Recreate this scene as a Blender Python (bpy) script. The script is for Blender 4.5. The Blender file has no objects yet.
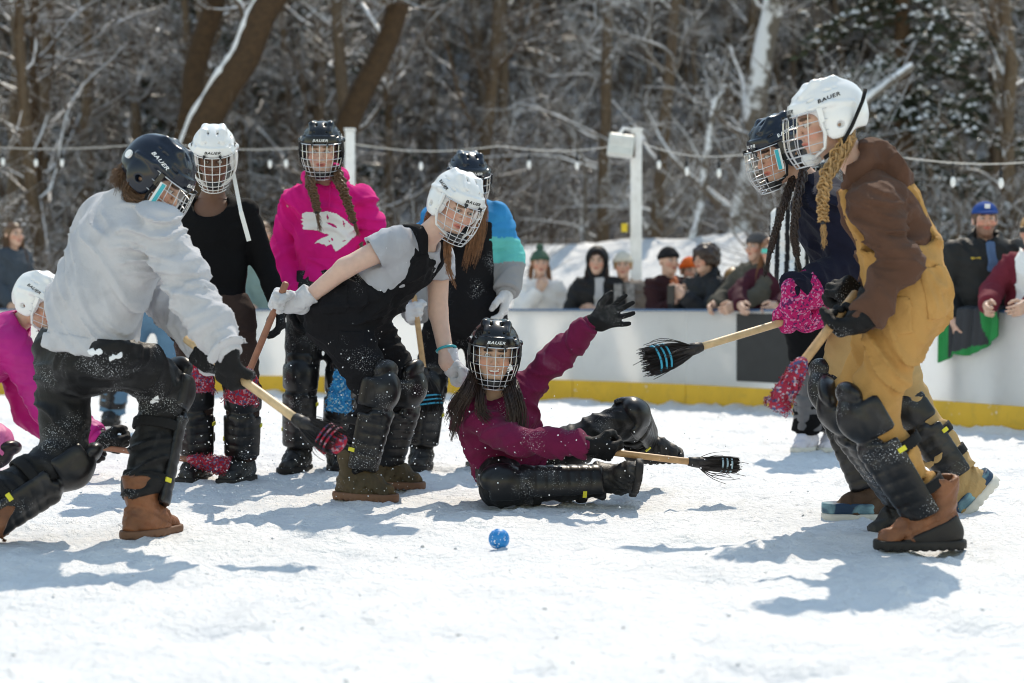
import bpy, bmesh, math, random
import numpy as np
from mathutils import Vector, Matrix
from mathutils.bvhtree import BVHTree

# ------------------------------------------------------------------ camera, sky, sun, exposure
scene = bpy.context.scene
COL = scene.collection
FPX, HC, HZ = 1707.0, 0.82, 306.0          # focal length in pixels, camera height, horizon row
cam_d = bpy.data.cameras.new('camera')
cam_d.sensor_width = 36.0
cam_d.lens = FPX / 1024 * 36.0
cam_d.shift_y = -(341.5 - HZ) / 1024
cam_d.clip_start, cam_d.clip_end = 0.1, 1500
cam_d.dof.use_dof = True
cam_d.dof.focus_distance = 6.9
cam_d.dof.aperture_fstop = 2.3
cam = bpy.data.objects.new('camera', cam_d)
COL.objects.link(cam)
cam.location = (0, 0, HC)
cam.rotation_euler = (math.pi / 2, 0, 0)
scene.camera = cam

SUN_EL, SUN_AZ = math.radians(51), math.radians(13)      # azimuth from +Y towards +X
w = bpy.data.worlds.new('World'); scene.world = w; w.use_nodes = True
nt = w.node_tree; nt.nodes.clear()
sky = nt.nodes.new('ShaderNodeTexSky'); sky.sky_type = 'NISHITA'; sky.sun_disc = False
sky.sun_elevation = SUN_EL; sky.sun_rotation = SUN_AZ
sky.altitude = 0; sky.air_density = 1.8; sky.dust_density = 0.05; sky.ozone_density = 1.0
bg = nt.nodes.new('ShaderNodeBackground'); bg.inputs[1].default_value = 0.15
wo = nt.nodes.new('ShaderNodeOutputWorld')
nt.links.new(sky.outputs[0], bg.inputs[0]); nt.links.new(bg.outputs[0], wo.inputs[0])
sd = bpy.data.lights.new('sun', 'SUN'); sd.energy = 2.6; sd.angle = math.radians(0.53); sd.color = (1.0, 0.965, 0.915)
sun = bpy.data.objects.new('sun', sd); COL.objects.link(sun)
to_sun = Vector((math.sin(SUN_AZ) * math.cos(SUN_EL), math.cos(SUN_AZ) * math.cos(SUN_EL), math.sin(SUN_EL)))
sun.rotation_euler = to_sun.to_track_quat('Z', 'Y').to_euler()
vs = scene.view_settings
vs.view_transform = 'Standard'; vs.look = 'None'; vs.gamma = 1.0; vs.use_curve_mapping = False
vs.exposure = 0.55
vs.use_white_balance = True; vs.white_balance_temperature = 7600; vs.white_balance_tint = 10
scene.cycles.max_bounces = 8; scene.cycles.diffuse_bounces = 4; scene.cycles.glossy_bounces = 2
scene.cycles.use_denoising = True; scene.cycles.filter_width = 1.0

def at(px, py, d):
    """point seen at pixel (px,py) at distance d along the view axis"""
    return np.array(((px - 512) * d / FPX, d, HC - (py - HZ) * d / FPX))
def gd(py):
    """distance of flat ground seen at row py"""
    return FPX * HC / (py - HZ)

# ------------------------------------------------------------------ numpy noise and signed-distance modelling
rng = np.random.default_rng(7); random.seed(7)
_perm = rng.permutation(256); _perm = np.concatenate([_perm, _perm, _perm])
_g = rng.normal(size=(256, 3)); _g /= np.linalg.norm(_g, axis=1)[:, None]; _g = _g.astype(np.float32)
def noise(P):
    P = np.asarray(P, np.float32); i = np.floor(P).astype(np.int32); f = P - i; i &= 255
    u = f * f * f * (f * (f * 6 - 15) + 10); out = 0
    for dx in (0, 1):
        for dy in (0, 1):
            for dz in (0, 1):
                h = _perm[_perm[_perm[i[:, 0] + dx] + i[:, 1] + dy] + i[:, 2] + dz]
                g = _g[h]
                wt = (u[:, 0] if dx else 1 - u[:, 0]) * (u[:, 1] if dy else 1 - u[:, 1]) * (u[:, 2] if dz else 1 - u[:, 2])
                out = out + wt * np.einsum('ij,ij->i', g, f - np.array((dx, dy, dz), np.float32))
    return out * 1.6

f4 = lambda x: np.asarray(x, np.float32)
def V(*a): return np.array(a, float)
def unit(v):
    v = np.asarray(v, float); n = np.linalg.norm(v); return v / (n if n > 1e-9 else 1)
def perp(v, a):
    """v made perpendicular to axis a, unit"""
    a = unit(a); return unit(np.asarray(v, float) - a * np.dot(v, a))

class S:
    def __init__(s, fn, lo, hi): s.fn, s.lo, s.hi = fn, np.asarray(lo, float), np.asarray(hi, float)
    def __call__(s, P): return s.fn(P)
def rc(a, b, ra, rb, w=None, m=1.0):
    """tapered capsule; w,m widen it by m along the direction w"""
    a, b = np.asarray(a, float), np.asarray(b, float); ab = b - a; L2 = max(ab @ ab, 1e-12); R = max(ra, rb) * max(m, 1)
    a_, ab_, abn = f4(a), f4(ab), f4(ab / L2); ra, rb = float(ra), float(rb)
    if w is not None: w_ = f4(unit(w)); wk = f4(unit(w) * (1 - 1 / m))
    def fn(P):
        q = P - a_; t = np.clip(q @ abn, 0, 1); q -= t[:, None] * ab_
        if w is not None and m != 1: q -= (q @ w_)[:, None] * wk
        return np.sqrt(np.einsum('ij,ij->i', q, q)) - (ra + (rb - ra) * t)
    return S(fn, np.minimum(a, b) - R, np.maximum(a, b) + R)
def ell(c, r, M=None):
    """ellipsoid at c, radii r, axes the rows of M"""
    c = np.asarray(c, float); r = np.asarray(r, float); M = np.eye(3) if M is None else np.asarray(M, float); R = r.max(); c_ = f4(c); M1 = f4(M.T / r); ir = f4(1 / r)
    def fn(P):
        q = (P - c_) @ M1; k0 = np.sqrt(np.einsum('ij,ij->i', q, q)); q = q * ir; k1 = np.sqrt(np.einsum('ij,ij->i', q, q))
        return k0 * (k0 - 1) / np.maximum(k1, 1e-9)
    return S(fn, c - R, c + R)
def rbox(c, h, M=None, r=0.01):
    c = np.asarray(c, float); h = np.asarray(h, float) - r; M = np.eye(3) if M is None else np.asarray(M, float)
    R = np.linalg.norm(h + r); c_, h_, MT = f4(c), f4(h), f4(M.T)
    def fn(P):
        q = np.abs((P - c_) @ MT) - h_; z = np.maximum(q, 0)
        return np.sqrt(np.einsum('ij,ij->i', z, z)) + np.minimum(q.max(1), 0) - r
    return S(fn, c - R, c + R)
def half(p, n):
    """half space behind plane at p with outward normal n"""
    p = np.asarray(p, float); n = unit(n); n_ = f4(n); k_ = float(p @ n)
    return S(lambda P: P @ n_ - k_, V(-9, -9, -9), V(9, 9, 9))
def U(k, *fs):
    fs = [f for f in fs if f is not None]
    def fn(P):
        d = fs[0](P)
        for f in fs[1:]:
            e = f(P)
            if k > 0:
                h = np.clip(0.5 + 0.5 * (e - d) / k, 0, 1); d = e + (d - e) * h - k * h * (1 - h)
            else: d = np.minimum(d, e)
        return d
    return S(fn, np.min([f.lo for f in fs], 0) - k, np.max([f.hi for f in fs], 0) + k)
def I(f, *gs, k=0.0):
    def fn(P):
        d = f(P)
        for g in gs:
            e = g(P)
            if k > 0:
                h = np.clip(0.5 - 0.5 * (e - d) / k, 0, 1); d = e + (d - e) * h + k * h * (1 - h)
            else: d = np.maximum(d, e)
        return d
    return S(fn, f.lo, f.hi)
def D(f, *gs, k=0.0): return I(f, *[S(lambda P, g=g: -g(P), g.lo, g.hi) for g in gs], k=k)
def off(f, r): return S(lambda P: f(P) - r, f.lo - r, f.hi + r)
def chain(pts, rads, k=0.02, **kw): return U(k, *[rc(pts[i], pts[i + 1], rads[i], rads[i + 1], **kw) for i in range(len(pts) - 1)])

def polygonise(f, h, disp=None, lo=None, hi=None):
    """surface nets on a sparse grid -> verts, quads"""
    lo = f.lo - 2.5 * h if lo is None else np.asarray(lo, float); hi = f.hi + 2.5 * h if hi is None else np.asarray(hi, float)
    B = 4; nb = np.maximum(np.ceil((hi - lo) / (h * B)).astype(int), 1); n = nb * B
    cs = [lo[i] + (np.arange(nb[i]) * B + (B - 1) / 2) * h for i in range(3)]
    C = np.stack(np.meshgrid(*cs, indexing='ij'), -1).reshape(-1, 3)
    C = C.astype(np.float32); dc = f(C).reshape(nb); keep = np.abs(dc) < (B / 2 * 1.7321 + 1) * h * 1.25 + (0.014 if disp else 0)
    rep = lambda A: A.repeat(B, 0).repeat(B, 1).repeat(B, 2)
    Dg = rep(dc).astype(float); K = rep(keep); idx = np.argwhere(K); P = (lo + idx * h).astype(np.float32)
    d = f(P).astype(np.float32)
    if disp is not None:
        nr = np.abs(d) < 0.022 + h; d[nr] += disp(P[nr])
    Dg[K] = d
    s = Dg < 0
    c = [(a, b, e) for a in (0, 1) for b in (0, 1) for e in (0, 1)]
    sh = lambda A, o: A[o[0]:n[0] - 1 + o[0], o[1]:n[1] - 1 + o[1], o[2]:n[2] - 1 + o[2]]
    cnt = sum(sh(s, o).astype(np.int8) for o in c); act = (cnt > 0) & (cnt < 8); ci = np.argwhere(act)
    if not len(ci): return np.zeros((0, 3)), np.zeros((0, 4), int)
    vid = -np.ones(act.shape, int); vid[act] = np.arange(len(ci))
    acc = np.zeros((len(ci), 3)); num = np.zeros(len(ci))
    for i, o in enumerate(c):
        for ax in range(3):
            if o[ax]: continue
            o2 = list(o); o2[ax] = 1
            d0 = Dg[ci[:, 0] + o[0], ci[:, 1] + o[1], ci[:, 2] + o[2]]; d1 = Dg[ci[:, 0] + o2[0], ci[:, 1] + o2[1], ci[:, 2] + o2[2]]
            m = (d0 < 0) != (d1 < 0); t = np.where(m, d0 / np.where(m, d0 - d1, 1), 0)
            p = np.tile(np.array(o, float), (len(ci), 1)); p[:, ax] += t
            acc += p * m[:, None]; num += m
    verts = lo + (ci + acc / num[:, None]) * h
    quads = []
    for ax in range(3):
        o2 = [0, 0, 0]; o2[ax] = 1
        sl0 = tuple(slice(1, -1) if i != ax else slice(0, -1) for i in range(3)); sl1 = tuple(slice(1, -1) if i != ax else slice(1, None) for i in range(3))
        A, Bq = s[sl0], s[sl1]; e = np.argwhere(A != Bq)
        if not len(e): continue
        fl = A[e[:, 0], e[:, 1], e[:, 2]]
        e = e + [1 if i != ax else 0 for i in range(3)]; u, v = (ax + 1) % 3, (ax + 2) % 3
        def g(a, b):
            q = e.copy(); q[:, u] -= a; q[:, v] -= b; return vid[q[:, 0], q[:, 1], q[:, 2]]
        q = np.stack([g(1, 1), g(0, 1), g(0, 0), g(1, 0)], 1); q[~fl] = q[~fl][:, ::-1]; quads.append(q)
    q = np.concatenate(quads); q = q[(q >= 0).all(1)]
    return verts, q

# ------------------------------------------------------------------ objects
def tag(o, label=None, cat=None, group=None, kind=None):
    if label: o['label'] = label
    if cat: o['category'] = cat
    if group: o['group'] = group
    if kind: o['kind'] = kind
    return o
def link(name, me, mat, parent=None, loc=None):
    o = bpy.data.objects.new(name, me); COL.objects.link(o)
    if mat is not None and not me.materials:
        for m in (mat if isinstance(mat, (list, tuple)) else [mat]): me.materials.append(m)
    if parent is not None: o.parent = parent
    if loc is not None: o.location = loc
    return o
def mesh_np(name, v, faces, smooth=True):
    me = bpy.data.meshes.new(name)
    v = np.asarray(v, np.float32); 
    if isinstance(faces, np.ndarray):
        nf, k = faces.shape
        me.vertices.add(len(v)); me.vertices.foreach_set('co', v.ravel())
        me.loops.add(nf * k); me.loops.foreach_set('vertex_index', faces.astype(np.int32).ravel())
        me.polygons.add(nf); me.polygons.foreach_set('loop_start', np.arange(nf, dtype=np.int32) * k)
        me.polygons.foreach_set('loop_total', np.full(nf, k, np.int32))
        me.update(calc_edges=True)
    else:
        me.from_pydata(v.tolist(), [], faces)
    me.polygons.foreach_set('use_smooth', np.full(len(me.polygons), smooth))
    me.update(); return me
def origin(o):
    """world position of the parenting root of o"""
    p = np.zeros(3)
    while o is not None: p = p + np.array(o.location); o = o.parent
    return p
def sculpt(name, f, h, mat, parent, disp=None, colour=None, **kw):
    v, q = polygonise(f, h, disp, **kw)
    og = origin(parent)
    me = mesh_np(name, v - og, q)
    if colour is not None:
        c = colour(v); a = me.color_attributes.new('Col', 'FLOAT_COLOR', 'POINT')
        a.data.foreach_set('color', np.concatenate([c, np.ones((len(c), 1))], 1).astype(np.float32).ravel())
    return link(name, me, mat, parent)
def tube(pts, rads, n=6, cap=True):
    """verts, faces of a swept tube"""
    pts = np.asarray(pts, float); m = len(pts); rads = np.broadcast_to(np.asarray(rads, float), (m,))
    T = np.gradient(pts, axis=0); T /= np.maximum(np.linalg.norm(T, axis=1), 1e-9)[:, None]
    ref = V(0, 0, 1) if abs(T[0][2]) < 0.9 else V(1, 0, 0)
    x = perp(ref, T[0]); v = []
    for i in range(m):
        x = perp(x, T[i]); y = np.cross(T[i], x)
        for j in range(n):
            a = 2 * math.pi * j / n; v.append(pts[i] + rads[i] * (math.cos(a) * x + math.sin(a) * y))
    f = [(i * n + j, i * n + (j + 1) % n, (i + 1) * n + (j + 1) % n, (i + 1) * n + j) for i in range(m - 1) for j in range(n)]
    if cap: f += [tuple(range(n))[::-1], tuple((m - 1) * n + j for j in range(n))]
    return np.array(v), f
class MB:
    """collects pieces into one mesh"""
    def __init__(s): s.v, s.f, s.m, s.n = [], [], [], 0
    def add(s, v, f, m=0):
        s.v.append(np.asarray(v, float)); s.f += [tuple(int(i) + s.n for i in q) for q in f]; s.m += [m] * len(f); s.n += len(v); return s
    def tube(s, pts, rads, n=6, m=0, cap=True): return s.add(*tube(pts, rads, n, cap), m)
    def box(s, c, h, M=None, m=0):
        M = np.eye(3) if M is None else M
        k = np.array([(x, y, z) for x in (-1, 1) for y in (-1, 1) for z in (-1, 1)], float) * h
        return s.add(k @ M + c, [(0, 1, 3, 2), (4, 6, 7, 5), (0, 4, 5, 1), (2, 3, 7, 6), (0, 2, 6, 4), (1, 5, 7, 3)], m)
    def build(s, name, mat, parent=None, smooth=True, loc=None):
        og = origin(parent) if parent is not None else (np.zeros(3) if loc is None else np.asarray(loc, float))
        me = mesh_np(name, np.concatenate(s.v) - og, s.f, smooth)
        o = link(name, me, mat, parent, loc if parent is None else None)
        if max(s.m) > 0: me.polygons.foreach_set('material_index', np.array(s.m, np.int32))
        return o
def empty(name, loc):
    o = bpy.data.objects.new(name, None); COL.objects.link(o); o.location = loc; o.empty_display_size = 0.1; return o

# ------------------------------------------------------------------ materials
MATS = {}
def mat(name, col, rough=0.8, spec=0.3, var=0.12, vscale=9.0, bump=0.15, bscale=160.0, metal=0.0, flecks=0.0, attr=False,
        sheen=0.0, wrinkle=0.0, coat=0.0, sss=0.0, fleck_scale=70.0, dirt=None, dirt_amt=0.0, wscale=24.0):
    if name in MATS: return MATS[name]
    m = bpy.data.materials.new(name); m.use_nodes = True; t = m.node_tree; N = t.nodes; L = t.links
    b = N['Principled BSDF']; b.inputs['Roughness'].default_value = rough
    b.inputs['Specular IOR Level'].default_value = spec; b.inputs['Metallic'].default_value = metal
    b.inputs['Sheen Weight'].default_value = sheen; b.inputs['Coat Weight'].default_value = coat
    if sss: b.inputs['Subsurface Weight'].default_value = sss; b.inputs['Subsurface Radius'].default_value = (0.02, 0.008, 0.004); b.inputs['Subsurface Scale'].default_value = 0.6
    tc = N.new('ShaderNodeTexCoord')
    if attr:
        a = N.new('ShaderNodeVertexColor'); a.layer_name = 'Col'; base = a.outputs[0]
    else:
        r = N.new('ShaderNodeRGB'); r.outputs[0].default_value = (*col, 1); base = r.outputs[0]
    def ntex(sc, det=3, dist=0.0):
        n = N.new('ShaderNodeTexNoise'); n.inputs['Scale'].default_value = sc; n.inputs['Detail'].default_value = det; n.inputs['Distortion'].default_value = dist
        L.new(tc.outputs['Object'], n.inputs['Vector']); return n.outputs[0]
    def mapr(src, a0, a1, b0, b1):
        n = N.new('ShaderNodeMapRange'); L.new(src, n.inputs[0])
        for i, x in enumerate((a0, a1, b0, b1)): n.inputs[1 + i].default_value = x
        return n.outputs[0]
    if var:
        mx = N.new('ShaderNodeMix'); mx.data_type = 'RGBA'; mx.blend_type = 'MULTIPLY'; mx.inputs[0].default_value = 1.0
        v = mapr(ntex(vscale, 4), 0.25, 0.75, 1 - var, 1 + var); cb = N.new('ShaderNodeCombineColor')
        for i in range(3): L.new(v, cb.inputs[i])
        L.new(base, mx.inputs[6]); L.new(cb.outputs[0], mx.inputs[7]); base = mx.outputs[2]
    if dirt is not None:
        mx = N.new('ShaderNodeMix'); mx.data_type = 'RGBA'; mx.inputs[7].default_value = (*dirt, 1)
        L.new(mapr(ntex(11, 6, 0.6), 0.52, 0.72, 0, dirt_amt), mx.inputs[0]); L.new(base, mx.inputs[6]); base = mx.outputs[2]
    if flecks:
        vo = N.new('ShaderNodeTexVoronoi'); vo.inputs['Scale'].default_value = fleck_scale; L.new(tc.outputs['Object'], vo.inputs['Vector'])
        k1 = mapr(vo.outputs['Distance'], 0.16, 0.30, 1, 0); k2 = mapr(ntex(5.5, 4), 0.62 - 0.22 * flecks, 0.75 - 0.15 * flecks, 0, 1)
        mu = N.new('ShaderNodeMath'); mu.operation = 'MULTIPLY'; L.new(k1, mu.inputs[0]); L.new(k2, mu.inputs[1])
        mx = N.new('ShaderNodeMix'); mx.data_type = 'RGBA'; mx.inputs[7].default_value = (0.8, 0.83, 0.88, 1)
        L.new(mu.outputs[0], mx.inputs[0]); L.new(base, mx.inputs[6]); base = mx.outputs[2]
    L.new(base, b.inputs['Base Color'])
    nrm = None
    if wrinkle:
        bp = N.new('ShaderNodeBump'); bp.inputs['Strength'].default_value = wrinkle; bp.inputs['Distance'].default_value = 0.012
        rn = N.new('ShaderNodeTexNoise'); rn.noise_type = 'RIDGED_MULTIFRACTAL'; rn.inputs['Scale'].default_value = wscale * 0.55; rn.inputs['Detail'].default_value = 2.5; rn.inputs['Distortion'].default_value = 0.8
        L.new(tc.outputs['Object'], rn.inputs['Vector']); L.new(rn.outputs[0], bp.inputs['Height']); nrm = bp.outputs[0]
    if bump:
        bp = N.new('ShaderNodeBump'); bp.inputs['Strength'].default_value = bump; bp.inputs['Distance'].default_value = 0.004
        L.new(ntex(bscale, 2), bp.inputs['Height'])
        if nrm is not None: L.new(nrm, bp.inputs['Normal'])
        nrm = bp.outputs[0]
    if nrm is not None: L.new(nrm, b.inputs['Normal'])
    MATS[name] = m; return m
# ------------------------------------------------------------------ the setting: snow ground and wooded slope
BX = np.array([-14, -9, -3.9, -1.5, 0.2, 1.2, 2.03, 2.6, 3.2, 4.2, 6.0, 9.0]); BY = np.array([17.2, 16.6, 16.1, 15.75, 15.2, 14.4, 13.45, 12.4, 11.15, 9.3, 6.0, 0.5])
def board_y(x): return np.interp(x, BX, BY)
def sstep(a, b, x): t = np.clip((x - a) / (b - a), 0, 1); return t * t * (3 - 2 * t)
def terrain(X, Y):
    t = Y - board_y(X)
    z = -0.28 * sstep(0.0, 0.35, t)
    bank = sstep(-1.2, 0.0, X) * (1 - sstep(3.3, 4.6, X))
    z = z + bank * 2.1 * sstep(2.0, 12.0, t) + (1 - bank) * 0.8 * sstep(3, 14, t)
    z = z + np.maximum(Y - 30, 0) * 0.30 * sstep(30, 42, Y)
    return z
def axis(a, b, h, lo, hi, g=1.18):
    x = list(np.arange(a, b + h / 2, h)); s = h
    while x[-1] < hi: s = min(s * g, 8.0 if x[-1] < 150 else 60.0); x.append(x[-1] + s)
    s = h; y = [x[0]]
    while y[-1] > lo: s = min(s * g, 8.0 if y[-1] > -150 else 60.0); y.append(y[-1] - s)
    return np.array(y[:0:-1] + x)
gx = axis(-4.2, 4.2, 0.03, -500, 500); gy = axis(3.2, 12.5, 0.032, -300, 700)
GX, GY = np.meshgrid(gx, gy, indexing='ij'); fx, fy = GX.ravel(), GY.ravel(); gz = terrain(fx, fy)
P3 = np.stack([fx, fy, 0 * fx], 1)
near = (fy < 40) & (np.abs(fx) < 20)
def micro(P):
    r = noise(P * 1.3) * 0.012 + noise(P * 4.2 + 3) * 0.012 + noise(P * 11 + 9) * 0.009 + np.maximum(noise(P * 15 + 5) - 0.15, 0) * 0.034 + noise(P * 27 + 1) * 0.004
    foot = np.maximum(noise(P * V(3.1, 3.8, 1) + 40) - 0.38, 0)
    return r - foot * 0.09
gz[near] += micro(P3[near])
rim = np.exp(-((fy - board_y(fx) + 0.12) / 0.16) ** 2); gz += rim * (0.035 + 0.03 * noise(P3 * 2.2 + 17))      # ploughed snow along the boards
nx, ny = len(gx), len(gy); ii = np.arange(nx * ny).reshape(nx, ny)
quads = np.stack([ii[:-1, :-1], ii[1:, :-1], ii[1:, 1:], ii[:-1, 1:]], -1).reshape(-1, 4)

def snow_material():
    m = bpy.data.materials.new('packed_snow'); m.use_nodes = True; t = m.node_tree; N = t.nodes; L = t.links
    b = N['Principled BSDF']; b.inputs['Roughness'].default_value = 0.55; b.inputs['Specular IOR Level'].default_value = 0.25
    ge = N.new('ShaderNodeNewGeometry'); sp = N.new('ShaderNodeSeparateXYZ'); L.new(ge.outputs['Position'], sp.inputs[0])
    def ntex(sc, det):
        n = N.new('ShaderNodeTexNoise'); n.inputs['Scale'].default_value = sc; n.inputs['Detail'].default_value = det
        L.new(ge.outputs['Position'], n.inputs['Vector']); return n.outputs[0]
    def mapr(src, a0, a1, b0, b1):
        n = N.new('ShaderNodeMapRange'); L.new(src, n.inputs[0])
        for i, x in enumerate((a0, a1, b0, b1)): n.inputs[1 + i].default_value = x
        return n.outputs[0]
    def mixc(fac, a, bcol):
        mx = N.new('ShaderNodeMix'); mx.data_type = 'RGBA'
        L.new(fac, mx.inputs[0]) if not isinstance(fac, float) else None
        for s_, v in ((6, a), (7, bcol)):
            if isinstance(v, tuple): mx.inputs[s_].default_value = (*v, 1)
            else: L.new(v, mx.inputs[s_])
        return mx.outputs[2]
    snow = mixc(mapr(ntex(2.2, 6), 0.35, 0.7, 0, 1), (0.80, 0.805, 0.81), (0.69, 0.70, 0.715))
    litter = mixc(mapr(ntex(6, 5), 0.3, 0.7, 0, 1), (0.028, 0.020, 0.014), (0.10, 0.072, 0.048))
    wood = mixc(mapr(ntex(0.55, 8), 0.50, 0.58, 0, 1), litter, snow)
    fac = N.new('ShaderNodeMath'); fac.operation = 'MULTIPLY'
    L.new(mapr(sp.outputs[1], 26, 31, 0, 1), fac.inputs[0]); fac.inputs[1].default_value = 1.0
    lf = N.new('ShaderNodeMath'); lf.operation = 'MULTIPLY'
    L.new(mapr(sp.outputs[0], -1.6, -0.9, 1, 0), lf.inputs[0]); L.new(mapr(sp.outputs[1], 18.0, 19.2, 0, 1), lf.inputs[1])
    mxm = N.new('ShaderNodeMath'); mxm.operation = 'MAXIMUM'; L.new(fac.outputs[0], mxm.inputs[0]); L.new(lf.outputs[0], mxm.inputs[1])
    L.new(mixc(mxm.outputs[0], snow, wood), b.inputs['Base Color'])
    b1 = N.new('ShaderNodeBump'); b1.inputs['Strength'].default_value = 0.85; b1.inputs['Distance'].default_value = 0.02; L.new(ntex(38, 5), b1.inputs['Height'])
    b2 = N.new('ShaderNodeBump'); b2.inputs['Strength'].default_value = 0.8; b2.inputs['Distance'].default_value = 0.006; L.new(ntex(230, 2), b2.inputs['Height'])
    L.new(b1.outputs[0], b2.inputs['Normal']); L.new(b2.outputs[0], b.inputs['Normal'])
    return m
M_SNOW = snow_material()
g = link('snow_ground', mesh_np('snow_ground', np.stack([fx, fy, gz], 1), quads), M_SNOW)
tag(g, 'white packed snow covering the rink and the slope behind it', None, kind='structure')

# ------------------------------------------------------------------ rink boards
M_PANEL = mat('board_white', (0.94, 0.94, 0.94), 0.45, 0.4, var=0.04, vscale=3, bump=0.03, bscale=30, dirt=(0.45, 0.45, 0.45), dirt_amt=0.15)
_t = M_PANEL.node_tree; _tr = _t.nodes.new('ShaderNodeBsdfTranslucent'); _tr.inputs[0].default_value = (0.92, 0.92, 0.92, 1); _mx = _t.nodes.new('ShaderNodeMixShader'); _mx.inputs[0].default_value = 0.55      # thin milky plastic lets the sun glow through
_t.links.new(_t.nodes['Principled BSDF'].outputs[0], _mx.inputs[1]); _t.links.new(_tr.outputs[0], _mx.inputs[2]); _t.links.new(_mx.outputs[0], _t.nodes['Material Output'].inputs[0])
M_KICK = mat('kick_yellow', (0.74, 0.44, 0.035), 0.5, 0.4, var=0.1, vscale=4, bump=0.05, flecks=0.35, fleck_scale=22, dirt=(0.4, 0.25, 0.05), dirt_amt=0.3)
M_CAP = mat('cap_blue', (0.06, 0.13, 0.25), 0.4, 0.4, bump=0.02)
M_BANNER = mat('banner_charcoal', (0.035, 0.036, 0.038), 0.6, 0.3, bump=0.05)
xs = np.linspace(-10, 7, 2000); ys = board_y(xs)
ker = np.ones(161) / 161; ysm = np.convolve(np.pad(ys, 80, mode='edge'), ker, 'valid')
cl = np.concatenate([[0], np.cumsum(np.hypot(np.diff(xs), np.diff(ysm)))])
def bpt(s): return V(np.interp(s, cl, xs), np.interp(s, cl, ysm), 0)
fence = empty('rink_boards', (0, 14.8, 0))
tag(fence, 'white rink boards with yellow kick strip and blue cap rail curving behind the players', 'rink boards')
PW = 1.22; k = 0; BH = 0.795
s0 = np.interp(-9.0, xs, cl)
while s0 + PW < np.interp(6.0, xs, cl):
    for nm, z0, z1, o0, o1, mt in (('board_panel', -0.05, BH - 0.018, 0.0, 0.045, M_PANEL), ('kick_strip', -0.05, 0.172, -0.014, -0.001, M_KICK), ('cap_rail', BH - 0.018, BH, -0.012, 0.075, M_CAP)):
        b = MB(); m = 9
        ss = np.linspace(s0 + 0.003, s0 + PW - 0.003, m); v = []
        for s_ in ss:
            p = bpt(s_); tt = unit(bpt(s_ + 0.05) - bpt(s_ - 0.05)); nn = V(-tt[1], tt[0], 0)
            for oo, zz in ((o0, z0), (o1, z0), (o1, z1), (o0, z1)): v.append(p + nn * oo + V(0, 0, zz))
        f = [(i * 4 + j, (i + 1) * 4 + j, (i + 1) * 4 + (j + 1) % 4, i * 4 + (j + 1) % 4) for i in range(m - 1) for j in range(4)] + [(0, 1, 2, 3), (m * 4 - 1, m * 4 - 2, m * 4 - 3, m * 4 - 4)]
        b.add(v, f).build(nm, mt, fence, smooth=False)
    s0 += PW
b = MB(); v = []; ss = np.linspace(np.interp(1.80, xs, cl), np.interp(2.22, xs, cl) + 0.15, 8)
for s_ in ss:
    p = bpt(s_); tt = unit(bpt(s_ + 0.05) - bpt(s_ - 0.05)); nn = V(-tt[1], tt[0], 0)
    for oo, zz in ((-0.006, 0.22), (-0.002, 0.22), (-0.002, BH - 0.035), (-0.006, BH - 0.035)): v.append(p + nn * oo + V(0, 0, zz))
f = [(i * 4 + j, (i + 1) * 4 + j, (i + 1) * 4 + (j + 1) % 4, i * 4 + (j + 1) % 4) for i in range(7) for j in range(4)] + [(0, 1, 2, 3), (31, 30, 29, 28)]
o = b.add(v, f).build('banner', M_BANNER, None, smooth=False)
tag(o, 'plain charcoal banner fixed to the white rink boards behind the brooms', 'banner')

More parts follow.
